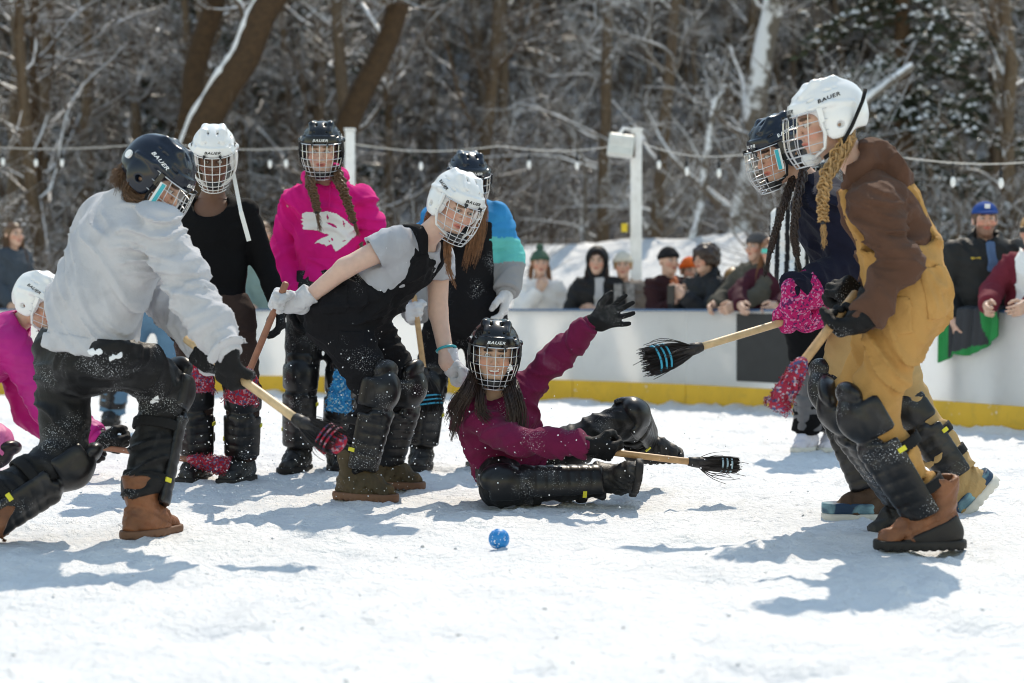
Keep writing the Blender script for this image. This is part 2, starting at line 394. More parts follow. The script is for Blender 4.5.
# ------------------------------------------------------------------ posts, floodlight and string lights
M_POST = mat('post_white', (0.80, 0.81, 0.82), 0.5, 0.3, bump=0.05, dirt=(0.5, 0.48, 0.45), dirt_amt=0.3)
M_BLACK = mat('black_plastic', (0.018, 0.018, 0.02), 0.4, 0.4, bump=0.02)
M_BULB = mat('bulb_glass', (0.85, 0.86, 0.86), 0.12, 0.6, var=0, bump=0)
M_LAMP = mat('lamp_grey', (0.62, 0.64, 0.62), 0.45, 0.4, bump=0.03)
def post(px, ytop, d, wpx, name, label, lamp=False):
    p = at(px, ytop, d); zb = float(terrain(np.array([p[0]]), np.array([p[1]]))[0]) - 0.1; r = wpx * d / FPX / 2
    e = empty(name, (p[0], p[1], zb)); tag(e, label, 'post')
    b = MB(); b.box(V(p[0], p[1], (zb + p[2]) / 2), V(r, r, (p[2] - zb) / 2)); o = b.build('pole', M_POST, e, smooth=False)
    bv = o.modifiers.new('bevel', 'BEVEL'); bv.width = 0.012; bv.segments = 2
    b = MB(); b.box(V(p[0], p[1], p[2] + 0.012), V(r * 1.12, r * 1.12, 0.012)); b.build('cap', M_POST, e, smooth=False)
    if lamp:
        b = MB(); c = at(620, 147, d) + V(0, -0.12, 0); Mr = np.array(Matrix.Rotation(math.radians(-8), 3, 'Y') @ Matrix.Rotation(math.radians(14), 3, 'X'))
        b.box(c, V(0.12, 0.05, 0.105), Mr); o = b.build('floodlight', M_LAMP, e, smooth=False); o.modifiers.new('bevel', 'BEVEL').width = 0.015
        b = MB()
        for i in range(7): b.box(c + V(0, -0.052, -0.075 + i * 0.025) @ np.eye(3), V(0.10, 0.004, 0.004), Mr)
        b.build('louvre', M_POST, o, smooth=False)
        b = MB(); b.tube([c + V(-0.02, 0.03, 0.10), c + V(0.03, 0.05, 0.17), at(628, 129, d), V(p[0], p[1], p[2] - 0.03)], 0.016, 8); b.build('bracket', M_POST, e)
        b = MB(); b.box(at(631, 146, d) + V(0, -0.03, 0), V(0.035, 0.03, 0.11)); b.build('ballast_box', mat('rust_brown', (0.16, 0.12, 0.10), 0.7), e, smooth=False)
        b = MB(); b.box(at(625, 228, d) + V(-0.01, -0.055, 0), V(0.028, 0.01, 0.04)); b.build('yellow_tag', mat('tag_yellow', (0.75, 0.55, 0.05), 0.6), e, smooth=False)
    return e
post(350, 131, 16.6, 9.5, 'white_post', 'plain white post standing behind the player in the pink hoodie')
post(636, 131, 16.0, 11, 'lamp_post', 'white post carrying a floodlight, standing behind the boards', lamp=True)
M_WIRE = mat('cable_pale', (0.55, 0.54, 0.52), 0.5, 0.3, var=0, bump=0)
def cable(pts, bulbs, label):
    e = empty('string_lights', pts[0]); tag(e, label, 'string lights', 'string light cables over the rink')
    b = MB(); P = np.array(pts); T = np.linspace(0, 1, 40); idx = T * (len(P) - 1)
    cc = np.stack([np.interp(idx, range(len(P)), P[:, i]) for i in range(3)], 1); cc[:, 2] -= 0.06 * np.sin(np.pi * (idx % 1))
    b.tube(cc, 0.0048, 6); b.build('cable', M_WIRE, e)
    for bx in bulbs:
        j = np.argmin(np.abs(cc[:, 0] / cc[:, 1] * FPX + 512 - bx)); 
        q = np.array([np.interp(bx, cc[:, 0] / cc[:, 1] * FPX + 512, cc[:, i]) for i in range(3)])
        f = U(0.01, rc(q + V(0, 0, -0.03), q + V(0, 0, -0.085), 0.017, 0.017))
        b = MB(); b.tube([q, q - V(0, 0, 0.07)], 0.006, 6); b.tube([q - V(0, 0, 0.055), q - V(0, 0, 0.105)], 0.014, 8); so = b.build('socket', M_BLACK, e)
        b = MB(); zz = [0.105, 0.12, 0.142, 0.165, 0.180, 0.186]; rr = [0.011, 0.017, 0.022, 0.019, 0.010, 0.003]
        b.tube([q - V(0, 0, z) for z in zz], rr, 10); b.build('bulb', M_BULB, so)
    return e
cable([at(-60, 143, 17.5), at(160, 143, 17.2), at(345, 144, 16.6)], [3, 36, 62, 138, 270, 286], 'pale light cable with bulbs strung from the left edge to the plain white post')
cable([at(353, 144, 16.6), at(500, 146, 16.3), at(632, 143, 16.0)], [421, 470, 529, 577], 'pale light cable with bulbs strung between the two white posts')
cable([at(640, 143, 16.0), at(742, 155, 14.5), at(905, 158, 13.2), at(1090, 154, 12.4)], [659, 687, 719, 905, 953, 1001], 'pale light cable with bulbs strung from the floodlight post to the right edge')


# loose crumbs of snow on the rink
def crumbs(n=700):
    r = np.random.default_rng(12); y = 3.3 + 9.5 * r.random(n) ** 1.3; x = (r.random(n) - 0.5) * 0.66 * y; x += r.normal(size=n) * 0.05; ok = y < board_y(x) - 0.1; x, y = x[ok], y[ok]; n = len(x)
    sz = 0.002 + 0.005 * r.random(n) ** 3; P = np.stack([x, y, 0 * x], 1); z = terrain(x, y) + micro(P); ph = (1 + 5 ** 0.5) / 2
    T = np.array([(-1, ph, 0), (1, ph, 0), (-1, -ph, 0), (1, -ph, 0), (0, -1, ph), (0, 1, ph), (0, -1, -ph), (0, 1, -ph), (ph, 0, -1), (ph, 0, 1), (-ph, 0, -1), (-ph, 0, 1)]) / 1.9
    Fc = np.array([(0, 11, 5), (0, 5, 1), (0, 1, 7), (0, 7, 10), (0, 10, 11), (1, 5, 9), (5, 11, 4), (11, 10, 2), (10, 7, 6), (7, 1, 8), (3, 9, 4), (3, 4, 2), (3, 2, 6), (3, 6, 8), (3, 8, 9), (4, 9, 5), (2, 4, 11), (6, 2, 10), (8, 6, 7), (9, 8, 1)])
    v = np.stack([x, y, z + sz * 0.2], 1)[:, None] + T[None] * sz[:, None, None] * (0.65 + 0.7 * r.random((n, 12, 1))) * V(1.2, 1.2, 0.55); f = (np.arange(n) * 12)[:, None, None] + Fc[None]
    tag(link('snow_crumbs', mesh_np('snow_crumbs', v.reshape(-1, 3), f.reshape(-1, 3), False), M_SNOW), 'loose crumbs of snow scattered over the rink', 'snow', kind='stuff')
crumbs()
# ------------------------------------------------------------------ the wood behind
def bark(name, c1, c2, snow, rough=0.75):
    m = bpy.data.materials.new(name); m.use_nodes = True; t = m.node_tree; N = t.nodes; L = t.links
    b = N['Principled BSDF']; b.inputs['Roughness'].default_value = rough; b.inputs['Specular IOR Level'].default_value = 0.35
    ge = N.new('ShaderNodeNewGeometry'); sp = N.new('ShaderNodeSeparateXYZ'); L.new(ge.outputs['Normal'], sp.inputs[0])
    n1 = N.new('ShaderNodeTexNoise'); n1.inputs['Scale'].default_value = 14; n1.inputs['Detail'].default_value = 5; L.new(ge.outputs['Position'], n1.inputs['Vector'])
    n2 = N.new('ShaderNodeTexNoise'); n2.inputs['Scale'].default_value = 3.5; n2.inputs['Detail'].default_value = 6; L.new(ge.outputs['Position'], n2.inputs['Vector'])
    mx = N.new('ShaderNodeMix'); mx.data_type = 'RGBA'; mx.inputs[6].default_value = (*c1, 1); mx.inputs[7].default_value = (*c2, 1); L.new(n1.outputs[0], mx.inputs[0])
    ad = N.new('ShaderNodeMath'); ad.operation = 'MULTIPLY_ADD'; L.new(n2.outputs[0], ad.inputs[0]); ad.inputs[1].default_value = 1.6; L.new(sp.outputs[2], ad.inputs[2])
    mr = N.new('ShaderNodeMapRange'); L.new(ad.outputs[0], mr.inputs[0])
    for i, x in enumerate((1.55 - snow, 1.68 - snow, 0, 1)): mr.inputs[1 + i].default_value = x
    m2 = N.new('ShaderNodeMix'); m2.data_type = 'RGBA'; m2.inputs[7].default_value = (0.82, 0.84, 0.87, 1); L.new(mx.outputs[2], m2.inputs[6]); L.new(mr.outputs[0], m2.inputs[0])
    L.new(m2.outputs[2], b.inputs['Base Color'])
    bp = N.new('ShaderNodeBump'); bp.inputs['Strength'].default_value = 0.6; bp.inputs['Distance'].default_value = 0.03; L.new(n1.outputs[0], bp.inputs['Height']); L.new(bp.outputs[0], b.inputs['Normal'])
    return m
M_BARK = bark('snowy_grey_bark', (0.030, 0.019, 0.012), (0.18, 0.118, 0.070), 0.42, 0.30)
M_DARK = bark('dark_brown_bark', (0.018, 0.011, 0.006), (0.10, 0.055, 0.024), 0.12)
M_WHITE = bark('snow_plastered_bark', (0.10, 0.085, 0.07), (0.22, 0.19, 0.16), 0.66)
M_NEEDLE = mat('needles', (0.034, 0.042, 0.024), 0.6, 0.3, var=0.5, vscale=3, bump=0)
M_TSNOW = mat('branch_snow', (0.82, 0.84, 0.87), 0.7, 0.2, var=0.05, bump=0)
M_LEAF = mat('dead_leaf', (0.28, 0.12, 0.05), 0.6, 0.3, var=0.5, vscale=2, bump=0)

def vtubes(P, R, n=3):
    """many swept tubes at once: P (k,m,3), R (k,m)"""
    k, m, _ = P.shape; T = np.gradient(P, axis=1); T /= np.maximum(np.linalg.norm(T, axis=2, keepdims=True), 1e-9)
    ref = np.tile(V(0.31, 0.77, 0.2), (k, 1)); X = ref[:, None, :] - T * (ref[:, None, :] * T).sum(2, keepdims=True); X /= np.linalg.norm(X, axis=2, keepdims=True); Y = np.cross(T, X)
    a = 2 * np.pi * np.arange(n) / n
    v = P[:, :, None, :] + R[:, :, None, None] * (np.cos(a)[:, None] * X[:, :, None, :] + np.sin(a)[:, None] * Y[:, :, None, :])
    idx = np.arange(k * m * n).reshape(k, m, n); nx_ = np.roll(idx, -1, 2)
    q = np.stack([idx[:, :-1], nx_[:, :-1], nx_[:, 1:], idx[:, 1:]], -1).reshape(-1, 4)
    return v.reshape(-1, 3), q
def cat(parts):
    v, q, n = [], [], 0
    for a, b in parts: v.append(a); q.append(b + n); n += len(a)
    return np.concatenate(v), np.concatenate(q)
def sprout(P, R, per, l0, l1, spread, up, r, m=5, lo=0.25, wig=0.2, shrink=0.34):
    """children growing from every path of P"""
    k, mm, _ = P.shape; n = k * per; par = np.repeat(np.arange(k), per); t = lo + (0.98 - lo) * r.random(n); x = t * (mm - 1); i = np.minimum(x.astype(int), mm - 2); fr = (x - i)[:, None]
    st = P[par, i] * (1 - fr) + P[par, i + 1] * fr; d = P[par, i + 1] - P[par, i]; d /= np.linalg.norm(d, axis=1, keepdims=True)
    rd = r.normal(size=(n, 3)); rd -= d * (rd * d).sum(1, keepdims=True); rd /= np.linalg.norm(rd, axis=1, keepdims=True)
    dd = d * (1 - spread) + rd * spread + V(0, 0, up); dd /= np.linalg.norm(dd, axis=1, keepdims=True)
    L = (l0 + (l1 - l0) * r.random(n)) * (1.15 - 0.6 * t); s = np.linspace(0, 1, m)
    bend = r.normal(size=(n, 3)) * wig; bend[:, 2] += up * 0.4; b2 = r.normal(size=(n, 3)) * wig * 0.6
    Q = st[:, None] + dd[:, None] * (L[:, None] * s)[:, :, None] + bend[:, None] * (L[:, None] * s ** 2)[:, :, None] + b2[:, None] * (L[:, None] * np.sin(s * 6.3 + 1))[:, :, None] * 0.3
    r0 = (R[par, i] * (1 - fr[:, 0]) + R[par, i + 1] * fr[:, 0]) * shrink
    return Q, r0[:, None] * (1 - 0.75 * s)
def trunk_path(pts, r0, r1, m=14):
    pts = np.asarray(pts, float); t = np.linspace(0, len(pts) - 1, m); P = np.stack([np.interp(t, range(len(pts)), pts[:, i]) for i in range(3)], 1)
    for _ in range(2): P[1:-1] = (P[:-2] + 2 * P[1:-1] + P[2:]) / 4
    return P[None], np.linspace(r0, r1, m)[None]
def blobs(L, r, frac, r0=0.010, r1=0.030):
    """clumps of snow on twigs, their white also standing in for sun glints"""
    sel = r.random(len(L)) < frac; c = L[sel, 2] + V(0, 0, 0.006); n = len(c); s = (r0 + (r1 - r0) * r.random(n) ** 2)[:, None, None]
    T = np.array([(1, 0, 0), (0, 1, 0), (-1, 0, 0), (0, -1, 0), (0, 0, 0.8), (0, 0, -0.6)], float); v = c[:, None] + T[None] * s * (0.7 + 0.6 * r.random((n, 6, 1)))
    f = np.array([(0, 1, 4, 4), (1, 2, 4, 4), (2, 3, 4, 4), (3, 0, 4, 4), (1, 0, 5, 5), (2, 1, 5, 5), (3, 2, 5, 5), (0, 3, 5, 5)]); return v.reshape(-1, 3), ((np.arange(n) * 6)[:, None, None] + f[None]).reshape(-1, 4)
LAST = []
def bare_tree_meshes(seed, pts, r0, r1, nl=16, lens=(1.2, 3.2), up=0.25, n2=7, n3=6, tw=0.7, lo=0.2):
    r = np.random.default_rng(seed); P, R = trunk_path(pts, r0, r1)
    P = P + np.concatenate([np.zeros((1, 1, 3)), r.normal(size=(1, 12, 3)) * r0 * 0.18, np.zeros((1, 1, 3))], 1)
    v, q = vtubes(P, R, 12); LAST[:] = [P[0], R[0]]
    L1, R1 = sprout(P, R, nl, *lens, 0.75, up, r, 9, lo, 0.28); L2, R2 = sprout(L1, R1, n2, tw * 0.6, tw * 1.6, 0.6, up * 0.6, r, 6, 0.15, shrink=0.5); L3, R3 = sprout(L2, R2, n3, tw * 0.2, tw * 0.8, 0.6, 0.05, r, 4, 0.1, shrink=0.6)
    R2 = np.maximum(R2, 0.0055); R3 = np.maximum(R3, 0.0038)
    return (v, q), cat([vtubes(L1, R1, 6), vtubes(L2, R2, 4), vtubes(L3, R3, 3), blobs(L3, r, 0.45, 0.012, 0.038)])  # snow blobs added to sparkle in place of glints on wet twigs
def plant_tree(name, label, loc, tm, cm, mt, mc, group=None, rot=0.0, sc=1.0, catg='tree'):
    e = empty(name, loc); e.rotation_euler = (0, 0, rot); e.scale = (sc,) * 3; tag(e, label, catg, group)
    link('trunk', tm, mt, e); link('crown', cm, mc, e); return e
def zt(x, y): return float(terrain(np.array([x]), np.array([y]))[0])
def special_tree(label, pix, d, r0px, r1px, mt, mc, seed, **kw):
    """a tree whose trunk the photograph shows: pix from the ground up"""
    x0, y0, _ = at(pix[0][0], pix[0][1], d); base = V(x0, y0, zt(x0, y0) - 0.15)
    pts = [base] + [at(px, py, d + i * 0.15) for i, (px, py) in enumerate(pix)]
    pts = [p - base for p in pts]; (v, q), (v2, q2) = bare_tree_meshes(seed, pts, r0px * d / FPX / 2, r1px * d / FPX / 2, **kw)
    return plant_tree('bare_tree', label, base, mesh_np('trunk', v, q), mesh_np('crown', v2, q2), mt, mc)
special_tree('thick dark mossy trunk leaning right behind the white-helmeted player in black', [(172, 250), (188, 150), (236, 60), (290, -20), (330, -120)], 21.5, 36, 26, M_DARK, M_BARK, 3, nl=9, lo=0.6)
t0 = [o for o in COL.objects if o.get('label', '').startswith('thick dark mossy')][0]; Pq, Rq = LAST; Tq = np.linspace(0, 13, 60)
Pq = np.stack([np.interp(Tq, range(14), Pq[:, i]) for i in range(3)], 1); Rq = np.interp(Tq, range(14), Rq); jt = noise(np.stack([Tq * 3.1, Tq * 0, Tq * 0 + 0.5], 1))[:, None]; bb = MB()
bb.tube(Pq + (V(-0.72, -0.42, 0.38) * Rq[:, None]) + V(0.03, -0.02, 0.02) * jt, np.maximum(0.042 + 0.03 * jt[:, 0], 0.012), 8); bb.v = [bb.v[0] + origin(t0)]; bb.build('snow_line', M_TSNOW, t0)
special_tree('upright brown mossy trunk crossing behind the leaning snow-lined trunk', [(176, 250), (182, 130), (200, 50), (222, -30), (232, -110)], 22.5, 27, 20, M_DARK, M_BARK, 4, nl=9, lo=0.6)
special_tree('dark trunk leaning right above the white post, behind the pink hoodie player', [(322, 250), (346, 130), (372, 70), (402, 0), (440, -100)], 23, 27, 21, M_DARK, M_BARK, 5, nl=9, lo=0.65)
special_tree('pale snow-plastered trunk forking above the player in the navy helmet', [(733, 262), (748, 200), (757, 120), (768, 40), (782, -60)], 26, 30, 20, M_WHITE, M_WHITE, 6, nl=12, lo=0.3, lens=(1.0, 2.6))
special_tree('slim snow-covered stem bending right at its tip, right of the floodlight', [(690, 250), (700, 210), (708, 150), (713, 105), (724, 86)], 24, 10, 6, M_WHITE, M_WHITE, 8, nl=7, lens=(0.4, 1.0), n2=4, n3=3)
special_tree('slender dark grey trunk with snowy arching limbs right behind the floodlight post', [(655, 260), (660, 180), (668, 90), (676, 0), (684, -80)], 27, 15, 10, M_BARK, M_WHITE, 9, nl=14, lens=(1.0, 2.4), lo=0.1)
special_tree('snow-limbed grey tree left of the floodlight with long drooping side branches', [(602, 260), (604, 180), (608, 90), (606, 0), (610, -80)], 28, 14, 10, M_BARK, M_WHITE, 10, nl=14, lens=(1.2, 3.0), up=0.05, lo=0.1)
special_tree('tree with a thick snowy bough reaching up beside the brown hoodie player', [(812, 300), (822, 200), (838, 130), (872, 92), (912, 66)], 21, 14, 9, M_WHITE, M_WHITE, 11, nl=8, lens=(0.5, 1.3), lo=0.5, n2=4, n3=4)
special_tree('thin dark upright trunk at the far left behind the light cable', [(40, 290), (38, 180), (34, 90), (36, 0), (30, -80)], 24, 12, 9, M_DARK, M_BARK, 12, nl=14, lo=0.1)
# anonymous bare trees, sharing a few meshes
protos = []
for s_ in range(5):
    r = np.random.default_rng(50 + s_); pts = [V(0, 0, 0)]; lean = r.normal(size=2) * 0.12
    for j in range(6): pts.append(pts[-1] + V(lean[0] + r.normal() * 0.12, lean[1] + r.normal() * 0.12, 1.7))
    (v, q), (v2, q2) = bare_tree_meshes(60 + s_, pts, 0.13, 0.05, nl=26, lens=(0.9, 2.6), n2=9, n3=8, lo=0.04)
    protos.append((mesh_np('trunk', v, q), mesh_np('crown', v2, q2)))
r = np.random.default_rng(5)
for i in range(84):
    px = -40 + (i * 0.618034 % 1.0) * 1110; d = 21 + (i / 84) ** 1.2 * 40
    p = at(px, 300, d); xo = p[0] - 0.23 * (p[1] - 21)
    if -3.0 < xo < 5.5 and d < 41: d = 41 + (d - 21) * 0.6; p = at(px, 300, d)
    if 120 < px < 430 and d < 27: d += 8
    p = at(px, 300, d); tm, cm = protos[i % 5]
    plant_tree('bare_tree', 'bare grey snow-dusted tree in the blurred wood behind the rink', (p[0], p[1], zt(p[0], p[1]) - 0.1), tm, cm, M_BARK, M_BARK if i % 3 else M_BARK, 'bare trees in the wood', r.random() * 6.3, 0.7 + 0.5 * r.random())
def conifer_meshes(seed, H, Rm):
    r = np.random.default_rng(seed); P, R = trunk_path([V(0, 0, 0), V(0.05, 0, H / 2), V(0, 0, H)], 0.2, 0.03); tm = vtubes(P, R, 8)
    n = int(H * 16); t = np.sort(r.random(n)) * 0.96 + 0.04; az = r.random(n) * 6.28; L = Rm * (1.05 - t) * (0.7 + 0.5 * r.random(n)) + 0.15; s = np.linspace(0, 1, 6)
    base = np.stack([0 * t, 0 * t, t * H], 1); d = np.stack([np.cos(az), np.sin(az), 0 * az], 1)
    Pb = base[:, None] + d[:, None] * (L[:, None] * s)[:, :, None]; Pb[:, :, 2] += (L[:, None]) * (0.12 * s - 0.45 * s ** 2)
    br = vtubes(Pb, np.maximum(0.02 * (1 - s), 0.004)[None] * np.ones((n, 1)), 3)
    m = 26; kk = np.repeat(np.arange(n), m); x = r.random(n * m) * 4.98; i = x.astype(int); fr = (x - i)[:, None]
    c = Pb[kk, i] * (1 - fr) + Pb[kk, i + 1] * fr; sd = np.cross(d[kk], V(0, 0, 1)); w_ = (r.random(n * m) - 0.5)[:, None]
    tip = c + sd * w_ * 0.5 * L[kk][:, None] * 0.7 + d[kk] * 0.18 + V(0, 0, -0.06) + r.normal(size=(n * m, 3)) * 0.05
    ww = 0.035 + 0.04 * r.random(n * m); sv = np.cross(tip - c, r.normal(size=(n * m, 3))); sv /= np.linalg.norm(sv, axis=1, keepdims=True); sv *= ww[:, None]
    mid = (c + tip) / 2 + V(0, 0, 0.02); v = np.stack([c, mid + sv, tip, mid - sv], 1).reshape(-1, 3); q = np.arange(len(v)).reshape(-1, 4)
    sel = r.random(n * m) < 0.36; ns = sel.sum(); cs = mid[sel] + V(0, 0, 0.035); e1 = unit(V(1, 0.2, 0)); a = r.random(ns) * 6.28; rr = (0.03 + 0.05 * r.random(ns))[:, None]
    ring = [cs + np.stack([np.cos(a + j * 1.57), np.sin(a + j * 1.57), 0 * a], 1) * rr * V(1, 1, 0) - V(0, 0, 0.03) for j in range(4)]
    top = cs + V(0, 0, 0.03); vs_ = np.stack(ring + [top], 1).reshape(-1, 3); o = (np.arange(ns) * 5)[:, None]
    qs = np.concatenate([o + np.array([[j, (j + 1) % 4, 4, 4]]) for j in range(4)])
    return tm, br, (v, q), (vs_, qs[:, :3])
cprot = []
for s_, (H, Rm) in enumerate(((13, 2.6), (11, 2.2), (15, 2.4))):
    tm, br, nd, sn = conifer_meshes(80 + s_, H, Rm)
    cv = np.concatenate([br[0], nd[0], sn[0]]); fl = [tuple(x) for x in br[1].tolist()] + [tuple(x) for x in (nd[1] + len(br[0])).tolist()] + [tuple(x) for x in (sn[1] + len(br[0]) + len(nd[0])).tolist()]
    cm = mesh_np('crown', cv, fl, smooth=False)
    for m_ in (M_DARK, M_NEEDLE, M_TSNOW): cm.materials.append(m_)
    cm.polygons.foreach_set('material_index', np.array([0] * len(br[1]) + [1] * len(nd[1]) + [2] * len(sn[1]), np.int32))
    cprot.append((mesh_np('trunk', *tm), cm))
for i in range(58):
    px = -60 + ((i * 0.618034 + 0.3) % 1.0) * 1150; d = 36 + (i / 58) * 48; p = at(px, 300, d); tm, cm = cprot[i % 3]; xo = p[0] - 0.23 * (p[1] - 21)
    if 380 < px < 650 and i % 5 == 0: px = px - 400 if px < 515 else px + 330
    p = at(px, 300, d); xo = p[0] - 0.23 * (p[1] - 21)
    if -3.0 < xo < 6 and d < 48: d = 48 + (d - 36) * 0.7; p = at(px, 300, d)
    plant_tree('snowy_conifer', 'dark snow-flecked conifer standing deep in the blurred wood', (p[0], p[1], zt(p[0], p[1]) - 0.2), tm, cm, M_DARK, None, 'conifers deep in the wood', i * 2.4, 0.8 + 0.5 * r.random())
for px, d, lab in ((905, 24, 'dark drooping conifer at the right above the man in the blue cap'), (500, 62, 'small dark conifer far behind the player in the colour-block jacket')):
    p = at(px, 300, d); plant_tree('snowy_conifer', lab, (p[0], p[1], zt(p[0], p[1]) - 0.2), *cprot[1], M_DARK, None, None, px * 0.1, 0.9)
# undergrowth
def brush(n, seed):
    r = np.random.default_rng(seed); px = -60 + 1150 * r.random(n); d = 19 + 26 * r.random(n) ** 1.3
    clear = (px > 455) & (px < 775) & (d < 29.5); d[clear] = 29.5 + 12 * r.random(clear.sum())
    X = (px - 512) * d / FPX; Z = terrain(X, d); st = np.stack([X, d, Z - 0.05], 1)
    dd = r.normal(size=(n, 3)) * V(0.45, 0.45, 0.15) + V(0, 0, 1); dd /= np.linalg.norm(dd, axis=1, keepdims=True); L = 0.6 + 2.4 * r.random(n) ** 1.5; s = np.linspace(0, 1, 5)
    P = st[:, None] + dd[:, None] * (L[:, None] * s)[:, :, None] + (r.normal(size=(n, 3)) * V(0.3, 0.3, 0.12))[:, None] * (L[:, None] * s ** 2)[:, :, None]
    R = (0.005 + 0.007 * r.random(n))[:, None] * (1.1 - 0.7 * s)
    Q, RQ = sprout(P, R, 6, 0.25, 0.9, 0.65, 0.1, r, 4, 0.2, 0.2, 0.6); RQ = np.maximum(RQ, 0.0035)
    return cat([vtubes(P, R, 3), vtubes(Q, RQ, 3), blobs(Q, r, 0.25, 0.008, 0.030)])
v, q = brush(6500, 21)
tag(link('undergrowth', mesh_np('undergrowth', v, q), M_BARK), 'tangle of bare frosted twigs and brush under the trees', 'brush', kind='stuff')

r = np.random.default_rng(77)
for i in range(30):
    px = (-90 - 520 * r.random()) if i % 2 else (1110 + 420 * r.random()); d = 20 + 30 * r.random(); p = at(px, 300, d); tm, cm = protos[i % 5]
    plant_tree('bare_tree', 'bare grey snow-dusted tree in the blurred wood behind the rink', (p[0], p[1], zt(p[0], p[1]) - 0.1), tm, cm, M_BARK, M_BARK, 'bare trees in the wood', r.random() * 6.3, 0.8 + 0.5 * r.random())
# ------------------------------------------------------------------ people: shared builders
M_SKIN = mat('skin', (1, 1, 1), 0.5, 0.35, var=0.06, vscale=40, bump=0.05, bscale=300, attr=True, sss=0.12)
M_PAD = mat('pad_black', (0.009, 0.009, 0.010), 0.34, 0.38, var=0.3, vscale=12, bump=0.08, bscale=120, flecks=0.35, fleck_scale=150, dirt=(0.07, 0.07, 0.075), dirt_amt=0.35)
M_STRAP = mat('strap_black', (0.012, 0.012, 0.013), 0.8, 0.2, bump=0.3)
M_YELLOW = mat('tag_lime', (0.72, 0.66, 0.06), 0.6, 0.3, bump=0.05)
M_STEEL = mat('cage_steel', (0.62, 0.63, 0.65), 0.28, 0.5, var=0, bump=0, metal=0.85)
M_CAGEW = mat('cage_white', (0.75, 0.75, 0.74), 0.35, 0.5, var=0, bump=0)
M_HWHITE = mat('helmet_white', (0.80, 0.80, 0.80), 0.28, 0.5, var=0.03, vscale=5, bump=0.02, coat=0.3)
M_HNAVY = mat('helmet_navy', (0.006, 0.010, 0.020), 0.24, 0.4, var=0.1, bump=0.02, coat=0.15)
M_HBLACK = mat('helmet_black', (0.007, 0.007, 0.008), 0.25, 0.4, var=0.1, bump=0.02, coat=0.15)
M_INK_W = mat('lettering_white', (0.85, 0.85, 0.85), 0.5, 0.3, var=0, bump=0)
M_INK_B = mat('lettering_black', (0.02, 0.02, 0.022), 0.5, 0.3, var=0, bump=0)
M_EYE = mat('eye_white', (0.55, 0.52, 0.49), 0.15, 0.5, var=0, bump=0)
M_RUBBER = mat('sole_rubber', (0.02, 0.018, 0.017), 0.6, 0.3, bump=0.2)
M_TURQ = mat('decal_turquoise', (0.02, 0.38, 0.45), 0.35, 0.4, var=0.05, bump=0)
HAIR = {}
def hair_mat(name, c): return mat('hair_' + name, c, 0.42, 0.5, var=0.45, vscale=60, bump=0)

def frame(fwd, up=(0, 0, 1)):
    y = unit(fwd); z = perp(up, y); x = np.cross(y, z); return np.array([x, y, z])      # rows: right, forward, up
def wr(c, F, l): return np.asarray(c) + np.asarray(l, float) @ F                           # local -> world
def ell_l(c, F, l, r): return ell(wr(c, F, l), r, F)

def head_sdf(c, F, age=1.0, smile=0.0, hat=False):
    e = lambda l, r: ell_l(c, F, l, r); W = lambda l: wr(c, F, l)
    f = U(0.03, e((0, -0.012, 0.03), (0.074, 0.093, 0.084)), e((0, 0.028, -0.04), (0.057, 0.058, 0.07)), e((0, 0.060, -0.088), (0.026, 0.024, 0.022)))
    f = U(0.018, f, e((0.036, 0.062, -0.022), (0.026, 0.024, 0.022)), e((-0.036, 0.062, -0.022), (0.026, 0.024, 0.022)), e((0, 0.078, 0.034), (0.05, 0.012, 0.011)))
    f = D(f, e((0.031, 0.098, 0.013), (0.019, 0.018, 0.012)), e((-0.031, 0.098, 0.013), (0.019, 0.018, 0.012)), k=0.012)
    f = U(0.009, f, rc(W((0, 0.084, 0.022)), W((0, 0.105, -0.018)), 0.0065, 0.0105), e((0.011, 0.094, -0.022), (0.008, 0.009, 0.007)), e((-0.011, 0.094, -0.022), (0.008, 0.009, 0.007)))
    f = U(0.005, f, rc(W((-0.018 - 0.008 * smile, 0.083, -0.0485 + 0.007 * smile)), W((0, 0.0925, -0.0465)), 0.0045, 0.0062), rc(W((0.018 + 0.008 * smile, 0.083, -0.0485 + 0.007 * smile)), W((0, 0.0925, -0.0465)), 0.0045, 0.0062),
          rc(W((-0.013, 0.085, -0.0575)), W((0.013, 0.085, -0.0575)), 0.0062, 0.0062))
    for s in (-1, 1):
        ec = W((s * 0.031, 0.0765, 0.0125)); f = U(0.002, f, I(ell(ec, (0.0125,) * 3), half(ec + F[2] * 0.0035, -F[2])), I(ell(ec, (0.0120,) * 3), half(ec - F[2] * 0.0055, F[2])))
    for s in (-1, 1): f = U(0.006, f, e((s * 0.077, -0.012, -0.002), (0.010, 0.022, 0.032)))
    return f
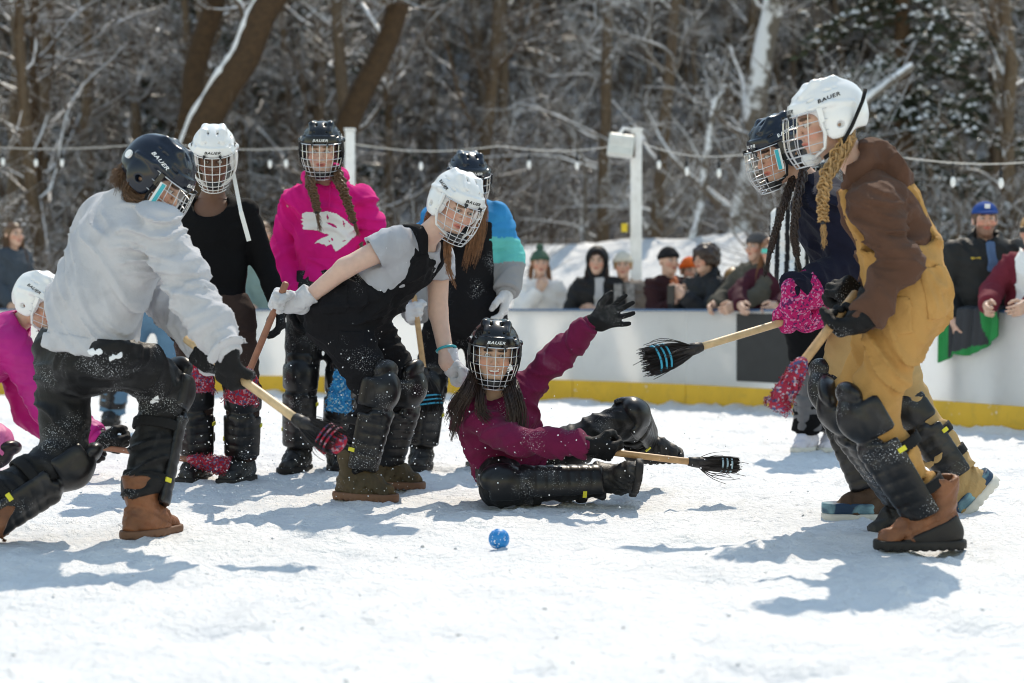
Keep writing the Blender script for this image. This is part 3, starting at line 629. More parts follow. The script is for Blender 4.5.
def face_colour(c, F, skin, lips=None, brow=(0.10, 0.06, 0.035), beard=None):
    skin = np.array(skin); lips = np.array(lips if lips is not None else skin * V(0.85, 0.40, 0.40)); brow = np.array(brow)
    def col(v):
        q = (v - c) @ F.T; o = np.tile(skin, (len(v), 1)).astype(float)
        def mixin(w, cc):
            w = np.clip(w, 0, 1)[:, None]; o[:] = o * (1 - w) + cc * w
        g = lambda l, r: np.sqrt((((q - np.array(l)) / np.array(r)) ** 2).sum(1))
        for s in (-1, 1):
            mixin(0.8 * (1.6 - g((s * 0.042, 0.065, -0.022), (0.026, 0.03, 0.02))), skin * V(1.0, 0.66, 0.60))
            mixin(3 * (1.15 - g((s * 0.032, 0.085, 0.033), (0.025, 0.03, 0.0065))), brow)
            mixin(2.0 * (1.25 - g((s * 0.031, 0.085, 0.012), (0.019, 0.03, 0.0085))), skin * 0.33)
        mixin(0.6 * (1.4 - g((0, 0.105, -0.018), (0.014, 0.02, 0.012))), skin * V(1, 0.7, 0.66))
        if beard is not None: mixin(0.75 * np.clip((-0.030 - q[:, 2] - 0.25 * np.maximum(0.06 - q[:, 1], 0)) / 0.012, 0, 1) * (q[:, 2] > -0.13) * (q[:, 1] > -0.01), np.array(beard))
        mixin(3 * (1.2 - g((0, 0.085, -0.052), (0.025, 0.02, 0.010))), lips)
        mixin(3 * (1.0 - g((0, 0.085, -0.0525), (0.022, 0.02, 0.0028))), lips * 0.35)
        return o
    return col
def add_eyes(parent, c, F, look=(0, 0, 0), iris=(0.10, 0.06, 0.03)):
    mi = mat('iris_%.2f_%.2f' % iris[:2], iris, 0.1, 0.6, var=0, bump=0); mp = M_INK_B
    for s in (-1, 1):
        b = MB(); ctr = wr(c, F, (s * 0.031, 0.0765, 0.0125)); n = 14; m = 9
        ax = unit(F[1] + np.asarray(look) @ F); x = perp(F[0], ax); z = np.cross(x, ax); R = 0.0108; vs_, fs, ms = [], [], []
        th = [0, 0.12, 0.22, 0.45, 0.52, 0.9, 1.4, 2.2, math.pi]
        for t_ in th:
            for j in range(n):
                a = 2 * math.pi * j / n; vs_.append(ctr + R * (math.cos(t_) * ax + math.sin(t_) * (math.cos(a) * x + math.sin(a) * z)))
        for i in range(len(th) - 1):
            for j in range(n): fs.append((i * n + j, i * n + (j + 1) % n, (i + 1) * n + (j + 1) % n, (i + 1) * n + j)); ms.append(2 if i < 2 else (1 if i < 4 else 0))
        b.add(vs_, fs); b.m = ms; b.build('eye', [M_EYE, mi, mp], parent)

def hand_sdf(W, f, n, t, curl=(0.3, 0.4, 0.3), spread=0.06, sc=1.0, fat=0.0, thumb=0.35, mitten=False):
    f, n, t = unit(f), unit(n), unit(t); W = np.asarray(W, float); P = lambda a, b, c: W + (f * a + t * b + n * c) * sc
    M = np.array([t, f, n]); parts = [rbox(P(0.052, 0, 0), V(0.041 + fat * 0.5, 0.046, 0.0145 + fat) * sc, M, 0.013 * sc)]
    parts.append(rc(P(-0.03, 0, 0), P(0.02, 0, 0), (0.027 + fat) * sc, (0.030 + fat) * sc, t, 1.15))
    base = [(0.090, 0.031, 0.074), (0.096, 0.0105, 0.082), (0.092, -0.0105, 0.076), (0.082, -0.031, 0.060)]; palm = U(0.015 * sc, *parts)
    fin = []
    for i, (a, b, L) in enumerate(base):
        p = P(a - 0.012, b, 0.0); ang = 0.0; lat = math.tan(spread * (1.5 - i)); r = (0.0092 + fat) * sc
        for j, (fr, c) in enumerate(zip((0.47, 0.30, 0.23), curl)):
            ang += c * (1 + 0.06 * i); d = unit((f + t * lat * (1 - 0.2 * j)) * math.cos(ang) + n * math.sin(ang)); q = p + d * L * fr * sc * (1.12 if j == 0 else 1)
            fin.append(rc(p, q, r, r * 0.92)); p = q; r *= 0.92
    kf = 0.012 if mitten else 0.003
    F_ = U(kf * sc, *fin); r = (0.0115 + fat) * sc
    p0 = P(0.022, 0.026, 0.006); p1 = p0 + unit(f * 0.62 + t * (0.75 - 0.4 * thumb) + n * (0.25 + 0.6 * thumb)) * 0.046 * sc; p2 = p1 + unit(f * 0.8 + t * (0.35 - 0.9 * thumb) + n * (0.2 + 0.9 * thumb)) * 0.030 * sc; p3 = p2 + unit(f * 0.75 + t * (0.15 - 1.1 * thumb) + n * (0.15 + thumb)) * 0.024 * sc
    th = U(0.006 * sc, rc(p0, p1, r * 1.25, r), rc(p1, p2, r, r * 0.95), rc(p2, p3, r * 0.95, r * 0.8))
    return U(0.010 * sc, palm, F_, th)
def grip(G, axis, elbow, side, sc=1.0, flip=1, roll=0.0):
    """wrist and hand axes of a fist closed on a bar through G; side is 'R' or 'L'; flip=-1 turns the thumb to the other end"""
    t = unit(axis) * flip; f = perp(np.asarray(G) - np.asarray(elbow), t)
    if roll:
        R_ = np.array(Matrix.Rotation(roll, 3, Vector(t))); f = R_ @ f
    n = np.cross(t, f) if side == 'R' else -np.cross(t, f)
    return np.asarray(G) - (f * 0.078 + n * 0.034) * sc, f, n, t
GRIP = (1.05, 1.25, 0.8)

def folds(segs, amp, seed=0.0, joints=(), base=0.5):
    """cloth folds: rounded ridges across the limbs and along the body, deepest near the joints"""
    sg = []
    for i, (a, b, fa, fp) in enumerate(segs):
        a, b = np.asarray(a, float), np.asarray(b, float); u = unit(b - a); e1 = perp(V(0.6, -0.7, 0.2) if abs(u @ V(0.6, -0.7, 0.2)) < 0.85 else V(0, 0, 1), u); e2 = np.cross(u, e1); sg.append((a, b, u, e1, e2, fa, fp, (0.75, -0.75, 0.45, -0.5)[i % 4]))
    joints = [np.asarray(q, float) for q in joints]
    def disp(P):
        w0 = noise(P * 3.6 + seed); ds = []
        for a, b, u, *_ in sg:
            L = np.linalg.norm(b - a); q = P - a; t = np.clip(q @ u, 0, L); r_ = q - t[:, None] * u; ds.append(np.sqrt((r_ * r_).sum(1)))
        ds = np.array(ds); wt = np.exp(-(ds - ds.min(0)) / 0.02); wt /= wt.sum(0); out = np.zeros(len(P))
        for i, (a, b, u, e1, e2, fa, fp, sh) in enumerate(sg):
            k = wt[i] > 0.02
            if not k.any(): continue
            q = P[k] - a; t = q @ u; x, y = q @ e1, q @ e2
            c = np.stack([(t + sh * x) * fa + 0.9 * w0[k] + seed, x * fp + seed * 0.3, y * fp + t * 1.5], 1)
            n1 = noise(c); n2 = noise(c * 1.7 + 9.1); rg = np.clip(1 - np.abs(n1) * 2.2, 0, 1) ** 2.0; r2 = np.clip(1 - np.abs(n2) * 2.4, 0, 1) ** 1.6
            out[k] += 1.35 * wt[i][k] * (0.40 - rg - 0.5 * r2 + 0.5 * n1)
        w = np.full(len(P), base)
        for q in joints: w = np.maximum(w, np.exp(-(((P - q) ** 2).sum(1)) / 0.022))
        return amp * out * w
    return disp

HELM = {}
def helmet_meshes():
    """one helmet modelled at the origin, facing +Y; every player's helmet shares these meshes"""
    c, F = V(0, 0, 0), np.eye(3); e = lambda l, r: ell(V(*l), r); W = lambda l: V(*l); bx = lambda l, h, r=0.006: rbox(V(*l), h, F, r)
    dome = U(0.03, e((0, -0.018, 0.047), (0.103, 0.133, 0.106)), e((0, -0.034, 0.0), (0.099, 0.112, 0.080))); outer = dome
    for s in (-1, 1):
        outer = U(0.014, outer, chain([W((s * 0.047, 0.075, 0.110)), W((s * 0.046, 0.02, 0.137)), W((s * 0.040, -0.05, 0.136)), W((s * 0.032, -0.115, 0.095))], [0.006, 0.013, 0.012, 0.006]))
        outer = U(0.012, outer, chain([W((s * 0.088, 0.070, 0.058)), W((s * 0.104, 0.0, 0.060)), W((s * 0.094, -0.08, 0.045))], [0.006, 0.009, 0.007]))
        outer = U(0.02, outer, e((s * 0.090, -0.014, -0.014), (0.019, 0.054, 0.054)))
    outer = U(0.008, outer, I(off(e((0, -0.018, 0.047), (0.103, 0.133, 0.106)), 0.007), half(W((0, 0, 0.080)), F[2] - F[1] * 0.1), half(W((0, 0, 0.045)), -F[2]), half(W((0, 0.03, 0)), -F[1])))
    sh = D(outer, e((0, -0.016, 0.03), (0.088, 0.112, 0.110)), e((0, -0.016, -0.03), (0.088, 0.112, 0.108)), k=0.004)
    sh = D(sh, rbox(W((0, 0.145, -0.078)), V(0.2, 0.098, 0.124), F, 0.03), k=0.006); sh = I(sh, half(W((0, 0, -0.060)), -F[2] + F[1] * 0.0), k=0.006); sh = D(sh, bx((0, -0.13, -0.108), (0.2, 0.06, 0.06), 0.02), k=0.006)
    vents = []
    for s in (-1, 1):
        Fv = frame((-0.5 * s, 1, -0.18))
        for (x, y, z, l) in ((0.086, 0.062, 0.098, 0.016), (0.090, 0.064, 0.084, 0.014), (0.098, -0.005, 0.106, 0.013), (0.098, -0.035, 0.108, 0.008)): vents.append(rbox(W((s * x, y, z)), V(0.020, l, 0.0035), Fv if y > 0.03 else F, 0.003))
        vents.append(bx((s * 0.030, 0.106, 0.105), (0.0035, 0.03, 0.0045), 0.003)); vents.append(bx((s * 0.022, 0.04, 0.16), (0.005, 0.016, 0.03), 0.004)); vents.append(e((s * 0.110, -0.016, -0.016), (0.022, 0.014, 0.011)))
    sh = D(sh, *vents, k=0.003); v, q = polygonise(sh, 0.0042, lo=V(-0.14, -0.18, -0.09), hi=V(0.14, 0.16, 0.18)); M_ = {'shell': mesh_np('helmet', v, q)}
    bv = BVHTree.FromPolygons([tuple(x) for x in v], [tuple(x) for x in q.tolist()])
    b = MB()
    def cp(th, z):
        u_ = (0.052 - z) / 0.177; a = 0.104 - 0.034 * max(u_ - 0.35, 0) ** 1.4 * 1.9; bb = 0.138 + 0.022 * math.sin(min(u_ * 2.4, 3.0)) - 0.030 * max(u_ - 0.6, 0) ** 1.3 * 2
        return W((a * math.sin(th), bb * max(math.cos(th), 0) ** 0.85, z))
    zs = [0.050, 0.014, -0.022, -0.058, -0.084, -0.105, -0.122]; R = 0.0019
    for i, z in enumerate(zs):
        w_ = 1.5 if i < 3 else 1.5 - 0.14 * (i - 2); b.tube([cp(t_, z) for t_ in np.linspace(-w_, w_, 22)], R * (1.3 if i in (0, 6) else 1), 5)
    for t_ in np.radians([-80, -59, -40, -20, 0, 20, 40, 59, 80]):
        zl = -0.122 if abs(t_) < 0.95 else -0.085; b.tube([cp(t_ * (1 - 0.1 * (0.05 - z) / 0.16), z) for z in np.linspace(0.052, zl, 14)], R, 5)
    M_['cage'] = mesh_np('cage', np.concatenate(b.v), b.f)
    M_['chin'] = mesh_np('chin_cup', *polygonise(D(e((0, 0.078, -0.100), (0.038, 0.036, 0.028)), e((0, 0.062, -0.078), (0.037, 0.040, 0.030)), k=0.004), 0.005))
    M_['strap'], M_['clip'], M_['cclip'], M_['guard'], M_['turq'] = [], [], [], [], []
    mk = lambda nm, fn, sm=True: (lambda bb: (fn(bb), mesh_np(nm, np.concatenate(bb.v), bb.f, sm))[1])(MB())
    for s in (-1, 1):
        M_['strap'].append(mk('chin_strap', lambda bb: bb.tube([W((s * 0.103, 0.046, 0.050)), W((s * 0.106, 0.048, 0.015)), W((s * 0.100, 0.042, -0.035)), W((s * 0.084, 0.05, -0.078)), W((s * 0.032, 0.088, -0.106))], 0.0058, 6)))
        M_['clip'].append(mk('side_clip', lambda bb: bb.box(W((s * 0.106, 0.044, 0.030)), V(0.0045, 0.009, 0.024), F), False)); M_['cclip'].append(mk('cage_clip', lambda bb: bb.box(W((s * 0.036, 0.128, 0.052)), V(0.006, 0.006, 0.009), F), False))
        Fg = frame((-0.35 * s, 1, 0.12)); M_['guard'].append(mk('cheek_guard', lambda bb: bb.box(W((s * 0.110, 0.072, -0.008)), V(0.003, 0.012, 0.040), Fg), False)); M_['turq'].append(mk('turquoise_band', lambda bb: bb.box(W((s * 0.1125, 0.076, -0.008)), V(0.003, 0.0065, 0.038), Fg), False))
    def lettering(l, nrm, right, size, txt='BAUER'):
        cu = bpy.data.curves.new('t', 'FONT'); cu.body = txt; cu.size = size; cu.align_x = 'CENTER'; cu.align_y = 'CENTER'; cu.shear = 0.25; cu.space_character = 1.12; cu.offset = 0.0004
        to = bpy.data.objects.new('t', cu); COL.objects.link(to); tm = to.evaluated_get(bpy.context.evaluated_depsgraph_get()).to_mesh()
        nn = unit(nrm); rr = perp(right, nn); uu = np.cross(nn, rr); vs_ = []
        for x in tm.vertices:
            p_ = W(l) + rr * x.co.x * 1.35 + uu * x.co.y; h = bv.ray_cast(Vector(p_ + nn * 0.08), Vector(-nn), 0.3); vs_.append(np.array(h[0]) + nn * 0.0016 if h[0] is not None else p_)
        fs = [tuple(x.vertices) for x in tm.polygons]; bpy.data.objects.remove(to); bpy.data.curves.remove(cu); return mesh_np('lettering', np.array(vs_), fs, False)
    M_['txt'] = [lettering((0, 0.10, 0.066), (0, 1, 0.15), (-1, 0, 0), 0.017), lettering((0.10, 0.0, 0.080), (1, 0.1, 0.35), (0, 1, -0.12), 0.019), lettering((-0.10, 0.0, 0.080), (-1, 0.1, 0.35), (0, -1, 0.12), 0.019)]
    return M_
def helmet(person, c, F, shell_mat, cage_mat, text_mat, chin_mat=None, sticker=False):
    if not HELM: HELM.update(helmet_meshes())
    use = lambda nm, me, m, par: link(nm, me.copy(), m, par)
    hel = use('helmet', HELM['shell'], shell_mat, person); R4 = Matrix([list(F[:, i]) if False else [F[0][i], F[1][i], F[2][i]] for i in range(3)]).to_4x4()
    hel.matrix_local = Matrix.Translation(Vector(np.asarray(c) - origin(person))) @ R4
    use('cage', HELM['cage'], cage_mat, hel); use('chin_cup', HELM['chin'], chin_mat or M_BLACK, hel)
    for m in HELM['strap']: use('chin_strap', m, M_CAGEW if shell_mat is M_HWHITE else M_STRAP, hel)
    for m in HELM['clip']: use('side_clip', m, shell_mat, hel)
    for m in HELM['cclip']: use('cage_clip', m, M_BLACK, hel)
    for m in HELM['txt']: use('lettering', m, text_mat, hel)
    if sticker:
        for m in HELM['guard']: use('cheek_guard', m, M_CAGEW, hel)
        for m in HELM['turq']: use('turquoise_band', m, M_TURQ, hel)
    return hel
def on_helmet(hel, name, pts, r, m, n=6, smooth=True):
    """an extra on a helmet, in the helmet's own frame"""
    v, f = tube([V(*q) for q in pts], r, n); return link(name, mesh_np(name, v, f, smooth), m, hel)

def hair(parent, name, paths, n, s0, s1, r, m, seed=0, wave=0.006):
    """strands that follow guide paths"""
    R = np.random.default_rng(seed); Ps = []
    for path in paths:
        path = np.asarray(path, float); t = np.linspace(0, len(path) - 1, 12); G = np.stack([np.interp(t, range(len(path)), path[:, i]) for i in range(3)], 1)
        for _ in range(2): G[1:-1] = (G[:-2] + 2 * G[1:-1] + G[2:]) / 4
        o = R.normal(size=(n, 3)); o /= np.linalg.norm(o, axis=1, keepdims=True); o *= R.random((n, 1)) ** 0.5
        u = np.linspace(0, 1, 12); sp = s0 + (s1 - s0) * u; ln = 0.75 + 0.25 * R.random(n)
        x = u[None] * ln[:, None] * 11; i = np.minimum(x.astype(int), 10); fr = (x - i)[:, :, None]
        P = G[i] * (1 - fr) + G[i + 1] * fr + o[:, None] * sp[None, :, None]
        P += (np.sin(u * 9 + R.random((n, 1)) * 6)[:, :, None]) * o[:, None] * wave
        Ps.append(P)
    P = np.concatenate(Ps); rad = np.linspace(1, 0.35, 12)[None] * r * np.ones((len(P), 1)); v, q = vtubes(P, rad, 4)
    return link(name, mesh_np(name, v - origin(parent), q), m, parent)
def braid(parent, path, r0, r1, m, turns=7, tuft=0.06, seed=0, band=True):
    path = np.asarray(path, float); t = np.linspace(0, len(path) - 1, 60); G = np.stack([np.interp(t, range(len(path)), path[:, i]) for i in range(3)], 1)
    for _ in range(12): G[1:-1] = (G[:-2] + 2 * G[1:-1] + G[2:]) / 4
    T = np.gradient(G, axis=0); T /= np.linalg.norm(T, axis=1, keepdims=True); x = np.array([perp(V(0.8, -0.6, 0.1), q) for q in T]); y = np.cross(T, x)
    u = np.linspace(0, 1, 60); r = r0 + (r1 - r0) * u; b = MB(); rr = np.random.default_rng(seed)
    for k_ in range(3):
        ph = 2 * math.pi * (u * turns + k_ / 3); P = G + x * (np.sin(ph) * r * 0.85)[:, None] + y * (np.sin(2 * ph) * r * 0.45)[:, None]
        for j in range(13):
            o = rr.normal(size=3) * 0.34; wv_ = np.sin(u * 25 + rr.random() * 6) * 0.10; b.tube(P + (x * o[0] + y * (o[1] + wv_)[:, None] if False else x * o[0] + y * o[1]) * r[:, None] + x * (wv_ * r)[:, None], r * (0.17 + 0.10 * rr.random()), 5)
    ob = b.build('braid', m, parent)
    end = G[-1]; d = T[-1]
    if band: b = MB(); b.tube([end - d * 0.004, end + d * 0.008], r1 * 0.9, 8); b.build('hair_tie', M_BLACK, ob)
    hair(ob, 'flyaway_strands', [G[::6]], 45, r0 * 0.9, r1 * 1.5, 0.0007, m, seed + 5, 0.010)
    hair(ob, 'braid_tuft', [[end, end + d * tuft * 0.5, end + d * tuft]], 40, r1 * 0.5, r1 * 0.9, 0.0018, m, seed)
    return ob

def shin_guard(person, K, A, Fd, sc=1.0, legr=(0.075, 0.065), m=None, cap=True, name='shin_guard', up_dir=None, tagc=True, thigh=True):
    m = m or M_PAD; K, A = np.asarray(K, float), np.asarray(A, float); u = unit(A - K); Fd = perp(Fd, u); lat = np.cross(u, Fd); L = np.linalg.norm(A - K); M = np.array([lat, Fd, u]); q = lambda a, b, c: K + lat * a * sc + Fd * b * sc + u * c
    r0, r1 = legr[0] + 0.006, legr[1] + 0.006
    leg = rc(q(0, 0, -0.02), q(0, 0, L - 0.02), r0, r1); plate = D(off(leg, 0.014), off(leg, -0.012)); plate = I(plate, half(K + Fd * 0.004, -Fd), half(q(0, 0, 0.100), -u), half(q(0, 0, L - 0.03), u), k=0.010)
    ridge = rc(q(0, r0 + 0.004, 0.11), q(0, r1 + 0.004, L - 0.05), 0.026, 0.021, lat, 1.35)
    plate = U(0.010, plate, ridge)
    def rib(P):
        z = (P - K) @ u; fr = (P - K) @ Fd; g_ = np.clip(np.cos(z * 2 * math.pi / 0.046), 0, 1) ** 3; return np.where((z > 0.12) & (z < L - 0.05), 0.0038 * g_ * np.clip((fr - 0.02) / 0.03, 0, 1), 0)
    parts = [plate]
    kf = r0 * 0.62
    if cap:
        kc = ell(q(0, kf, 0.004), V(r0 * 0.98, 0.062, 0.092), M); kc = U(0.012, kc, ell(q(0, kf + 0.010, 0.0), V(0.052, 0.058, 0.062) * sc, M))
        wing = I(D(off(leg, 0.012), off(leg, -0.012)), half(K - Fd * 0.012, -Fd), half(q(0, 0, 0.075), u), half(q(0, 0, -0.055), -u), k=0.016)
        thg = ell(q(0, kf - 0.014, -0.082), V(r0 * 0.88, 0.034, 0.050), M); low = ell(q(0, kf + 0.012, 0.098), V(r0 * 0.86, 0.040, 0.034), M)
        parts += [U(0.008, kc, wing), low] + ([thg] if thigh else [])
    o = sculpt(name, U(0.005, *parts), 0.0072, m, person, disp=rib)
    for z in (0.145, L - 0.11):
        lg = rc(q(0, 0, 0.0), q(0, 0, L), r0 + 0.010, r1 + 0.010); st = I(D(lg, off(lg, -0.012)), half(q(0, 0, z + 0.019), u), half(q(0, 0, z - 0.019), -u), half(K + Fd * 0.035, Fd))
        so = sculpt('strap', st, 0.006, M_STRAP, o)
        if tagc:
            for s in ((-1,) if z < 0.2 else (1,)):
                b = MB(); rr = r0 + (r1 - r0) * z / L + 0.014; d = unit(lat * s + Fd * 0.15); b.box(q(0, 0, z) + d * rr, V(0.0025, 0.014, 0.008), np.array([d, np.cross(u, d), u])); b.build('strap_tag', M_YELLOW, so, smooth=False)
    return o
BOOTS = {}
def boot_meshes(shaft, sole_h, duck, band):
    fd, lat, up = V(0, 1, 0), V(1, 0, 0), V(0, 0, 1); q = lambda a, b, c: fd * a + lat * b + up * c
    foot = U(0.03, rc(q(-0.035, 0, -0.045), q(0.055, 0, -0.045), 0.044, 0.046), rc(q(0.05, 0, -0.055), q(0.140, 0, -0.066), 0.044, 0.034, lat, 1.15), rc(q(0.0, 0, 0.0), q(0.085, 0, -0.03), 0.046, 0.036))
    sh = rc(q(0.0, 0, -0.02), q(-0.005, 0, shaft), 0.053, 0.058); pad_ = rc(q(-0.005, 0, shaft - 0.018), q(-0.005, 0, shaft - 0.004), 0.062, 0.062)
    up_ = I(U(0.025, foot, sh), half(q(0, 0, -0.095 + sole_h * 0.8), -up), k=0.006); up_ = D(I(U(0.006, up_, pad_), half(q(0, 0, shaft + 0.002), up), k=0.010), rc(q(-0.005, 0, shaft - 0.02), q(-0.008, 0, shaft + 0.1), 0.048, 0.054))
    seam = lambda P: np.where(np.abs((P[:, 1] * 0.5 + P[:, 2] + 0.005)) < 0.006, 0.004, 0) + np.where(np.abs(P[:, 1] - 0.085 + P[:, 2] * 0.4) < 0.005, 0.003, 0)
    fo = folds([(q(0, 0, 0.1), q(0, 0, -0.02), 20, 9), (q(0.02, 0, -0.03), q(0.15, 0, -0.06), 20, 10)], 0.005, 3.3, (), 1.0); dsp = lambda P: fo(P) + seam(P); out = {}
    if duck:
        out['boot'] = mesh_np('boot', *polygonise(I(up_, half(q(0.02, 0, -0.035), -(up + fd * 0.45))), 0.0055, dsp)); out['rubber_foot'] = mesh_np('rubber_foot', *polygonise(I(off(up_, 0.004), half(q(0.02, 0, -0.022), up + fd * 0.45), k=0.006), 0.0055))
    else: out['boot'] = mesh_np('boot', *polygonise(up_, 0.0055, dsp))
    plan = U(0.03, rc(q(-0.040, 0, -0.08), q(0.05, 0, -0.08), 0.047, 0.046), rc(q(0.05, 0, -0.08), q(0.145, 0, -0.08), 0.046, 0.040, lat, 1.12))
    pl = S(lambda P: plan(P * np.float32((1, 1, 0)) + np.float32((0, 0, -0.08))), plan.lo - 0.03, plan.hi + 0.03)
    out['sole'] = mesh_np('sole', *polygonise(I(off(pl, 0.004), half(q(0, 0, -0.095 + sole_h), up), half(q(0, 0, -0.095), -up), k=0.006), 0.0055, lambda P: np.where((P[:, 2] < -0.088) & (np.sin(P[:, 1] * 2 * math.pi / 0.028) > 0.3), 0.0028, 0)))
    if band: out['band'] = mesh_np('sneaker_band', *polygonise(I(off(pl, 0.002), half(q(0, 0, -0.095 + sole_h + 0.034), up), half(q(0, 0, -0.095 + sole_h - 0.002), -up), k=0.004), 0.006))
    b = MB()
    for i in range(5):
        x = 0.028 + i * 0.020; z = 0.028 - i * 0.013; b.tube([q(x, -0.026, z - 0.006), q(x + 0.012, 0, z + 0.006), q(x + 0.004, 0.026, z - 0.006)], 0.0034, 5)
    out['laces'] = mesh_np('laces', np.concatenate(b.v), b.f); return out
def boot(person, A, fd, up, m_up, m_sole, sc=1.0, shaft=0.10, sole_h=0.030, name='boot', m_foot=None, sole_band=None, laces=True):
    """A is the ankle joint; sole lies 0.095 below it along up"""
    key = (shaft, sole_h, m_foot is not None, sole_band is not None)
    if key not in BOOTS: BOOTS[key] = boot_meshes(*key)
    B = BOOTS[key]; up = unit(up); fd = perp(fd, up); lat = np.cross(fd, up); use = lambda nm, me, m, par: link(nm, me.copy(), m, par)
    o = use(name, B['boot'], m_up, person); R3 = Matrix([[lat[i], fd[i], up[i]] for i in range(3)]).to_4x4(); o.matrix_local = Matrix.Translation(Vector(np.asarray(A) - origin(person))) @ R3 @ Matrix.Scale(sc, 4)
    use('sole', B['sole'], m_sole, o)
    if m_foot is not None: use('rubber_foot', B['rubber_foot'], m_foot, o)
    if sole_band is not None: use('sneaker_band', B['band'], sole_band, o)
    if laces: use('laces', B['laces'], M_STRAP, o)
    return o

class Person:
    def __init__(s, label, d0, J, face, up=(0, 0, 1), front=(0, -1, 0), sc=1.0, skin=(0.62, 0.40, 0.30), group=None, base=None):
        s.d0 = d0; s.sc = sc; s.j = {k: at(v[0], v[1], d0 + (v[2] if len(v) > 2 else 0)) for k, v in J.items()}; j = s.j
        s.H = (j['hA'] + j['hB']) / 2; s.N = j['nk']; s.F = frame(face, up); s.hd = j['hd']; s.front = front
        s.lat = unit(unit(j['sB'] - j['sA']) + unit(j['hB'] - j['hA'])); s.skin = skin
        b = s.H.copy(); b[2] = 0 if base is None else base
        s.e = empty('person', b); tag(s.e, label, 'person', group)
        s.mid = s.H + (s.N - s.H) * 0.42; s.ch = s.H + (s.N - s.H) * 0.74
        if 'sp' in j: s.mid = j['sp']
        if 'chest' in j: s.ch = j['chest']
    def torso(s, e=0.0, hem=0.0, belly=0.0, sh=0.0, shape=1.0, hips=None):
        j, c = s.j, s.sc; lat = s.lat; up = unit(s.mid - s.H); lo = s.H - up * hem; inn = 0.03
        sa = j['sA'] + (s.ch - j['sA']) * 0.12; sb = j['sB'] + (s.ch - j['sB']) * 0.12
        if hips is not None: lo = s.H + up * hips
        return U(0.06 * c, rc(lo, s.mid, (0.108 + belly) * c + e, (0.096 + belly) * c + e, lat, 1.36), rc(s.mid, s.ch, (0.096 + belly * 0.5) * c + e, 0.108 * c + e, lat, 1.36), rc(s.ch, s.N, 0.10 * c + e, 0.050 * c + e * 0.7, lat, 1.35),
                 rc(sa, s.ch + (s.N - s.ch) * 0.55, 0.058 * c + e * 0.8 + sh, 0.062 * c + e * 0.8), rc(sb, s.ch + (s.N - s.ch) * 0.55, 0.058 * c + e * 0.8 + sh, 0.062 * c + e * 0.8))
    def arm(s, S_, e=0.0, wrist=0.0, el=0.0, cuff=None, end=1.0):
        j = s.j; c = s.sc; w_ = j['e' + S_] + (j['w' + S_] - j['e' + S_]) * end
        return U(0.02, rc(j['s' + S_], j['e' + S_], 0.053 * c + e, 0.042 * c + e + el), rc(j['e' + S_], w_, 0.042 * c + e + el, 0.031 * c + e + wrist))
    def leg(s, S_, e=0.0, kn=0.0, an=0.0, end=1.0, th=0.0):
        j = s.j; c = s.sc; a = j['k' + S_] + (j['a' + S_] - j['k' + S_]) * end
        return U(0.03, rc(j['h' + S_], j['k' + S_], 0.088 * c + e + th, 0.058 * c + e + kn), rc(j['k' + S_], a, 0.058 * c + e + kn, 0.043 * c + e + an))
    beard = None
    def body(s, hands=(), eyes=True, look=(0, 0, 0), iris=(0.10, 0.06, 0.03), lips=None, brow=(0.10, 0.06, 0.035), smile=0.0, res=0.014, headres=0.0045):
        j = s.j; nt_ = wr(s.hd, s.F, (0, -0.022, -0.055))
        neck = rc(s.N - unit(s.N - s.ch) * 0.02, nt_, 0.054 * s.sc, 0.05 * s.sc); hd = head_sdf(s.hd, s.F, smile=smile)
        rest = U(0.02, s.torso(-0.016), *[s.arm(x) for x in 'AB'], *[s.leg(x, -0.012, th=-0.022) for x in 'AB'], *hands)
        full = U(0.02, rest, neck, hd)
        v1, q1 = polygonise(full, res); v2, q2 = polygonise(U(0.02, neck, hd, s.torso(-0.012)), headres, lo=s.hd - 0.16 + V(0, 0, -0.03), hi=s.hd + 0.14)
        q = (v1 - s.hd); inside = (np.abs(q + V(0, 0, 0.015)) < 0.14 - 0.004).all(1) & (q[:, 2] > -0.165); keep = ~inside[q1].any(1); q1 = q1[keep]
        parts = [(v1, q1), (v2, q2)]
        for hs in hands: parts.append(polygonise(hs, 0.006))
        v, q = cat(parts); me = mesh_np('body', v - origin(s.e), q); c = face_colour(s.hd, s.F, s.skin, lips, brow, s.beard)(v)
        a = me.color_attributes.new('Col', 'FLOAT_COLOR', 'POINT'); a.data.foreach_set('color', np.concatenate([c, np.ones((len(c), 1))], 1).astype(np.float32).ravel())
        o = link('body', me, M_SKIN, s.e)
        if eyes: add_eyes(o, s.hd, s.F, look, iris)
        return o
    def segs(s, fa=11, fp=3.2):
        j = s.j; out = [(s.H, s.ch, 7.5, 2.6)]
        for x in 'AB': out += [(j['s' + x], j['e' + x], fa, fp), (j['e' + x], j['w' + x], fa, fp)]
        return out
    def lsegs(s, fa=9.5, fp=3.0):
        j = s.j; out = [(j['hA'], j['hB'], 7, 3)]
        for x in 'AB': out += [(j['h' + x], j['k' + x], fa, fp), (j['k' + x], j['a' + x], fa * 1.15, fp)]
        return out
    def jts(s, arms='AB'): return [s.j[k + x] for x in arms for k in 'es'] + [s.H]
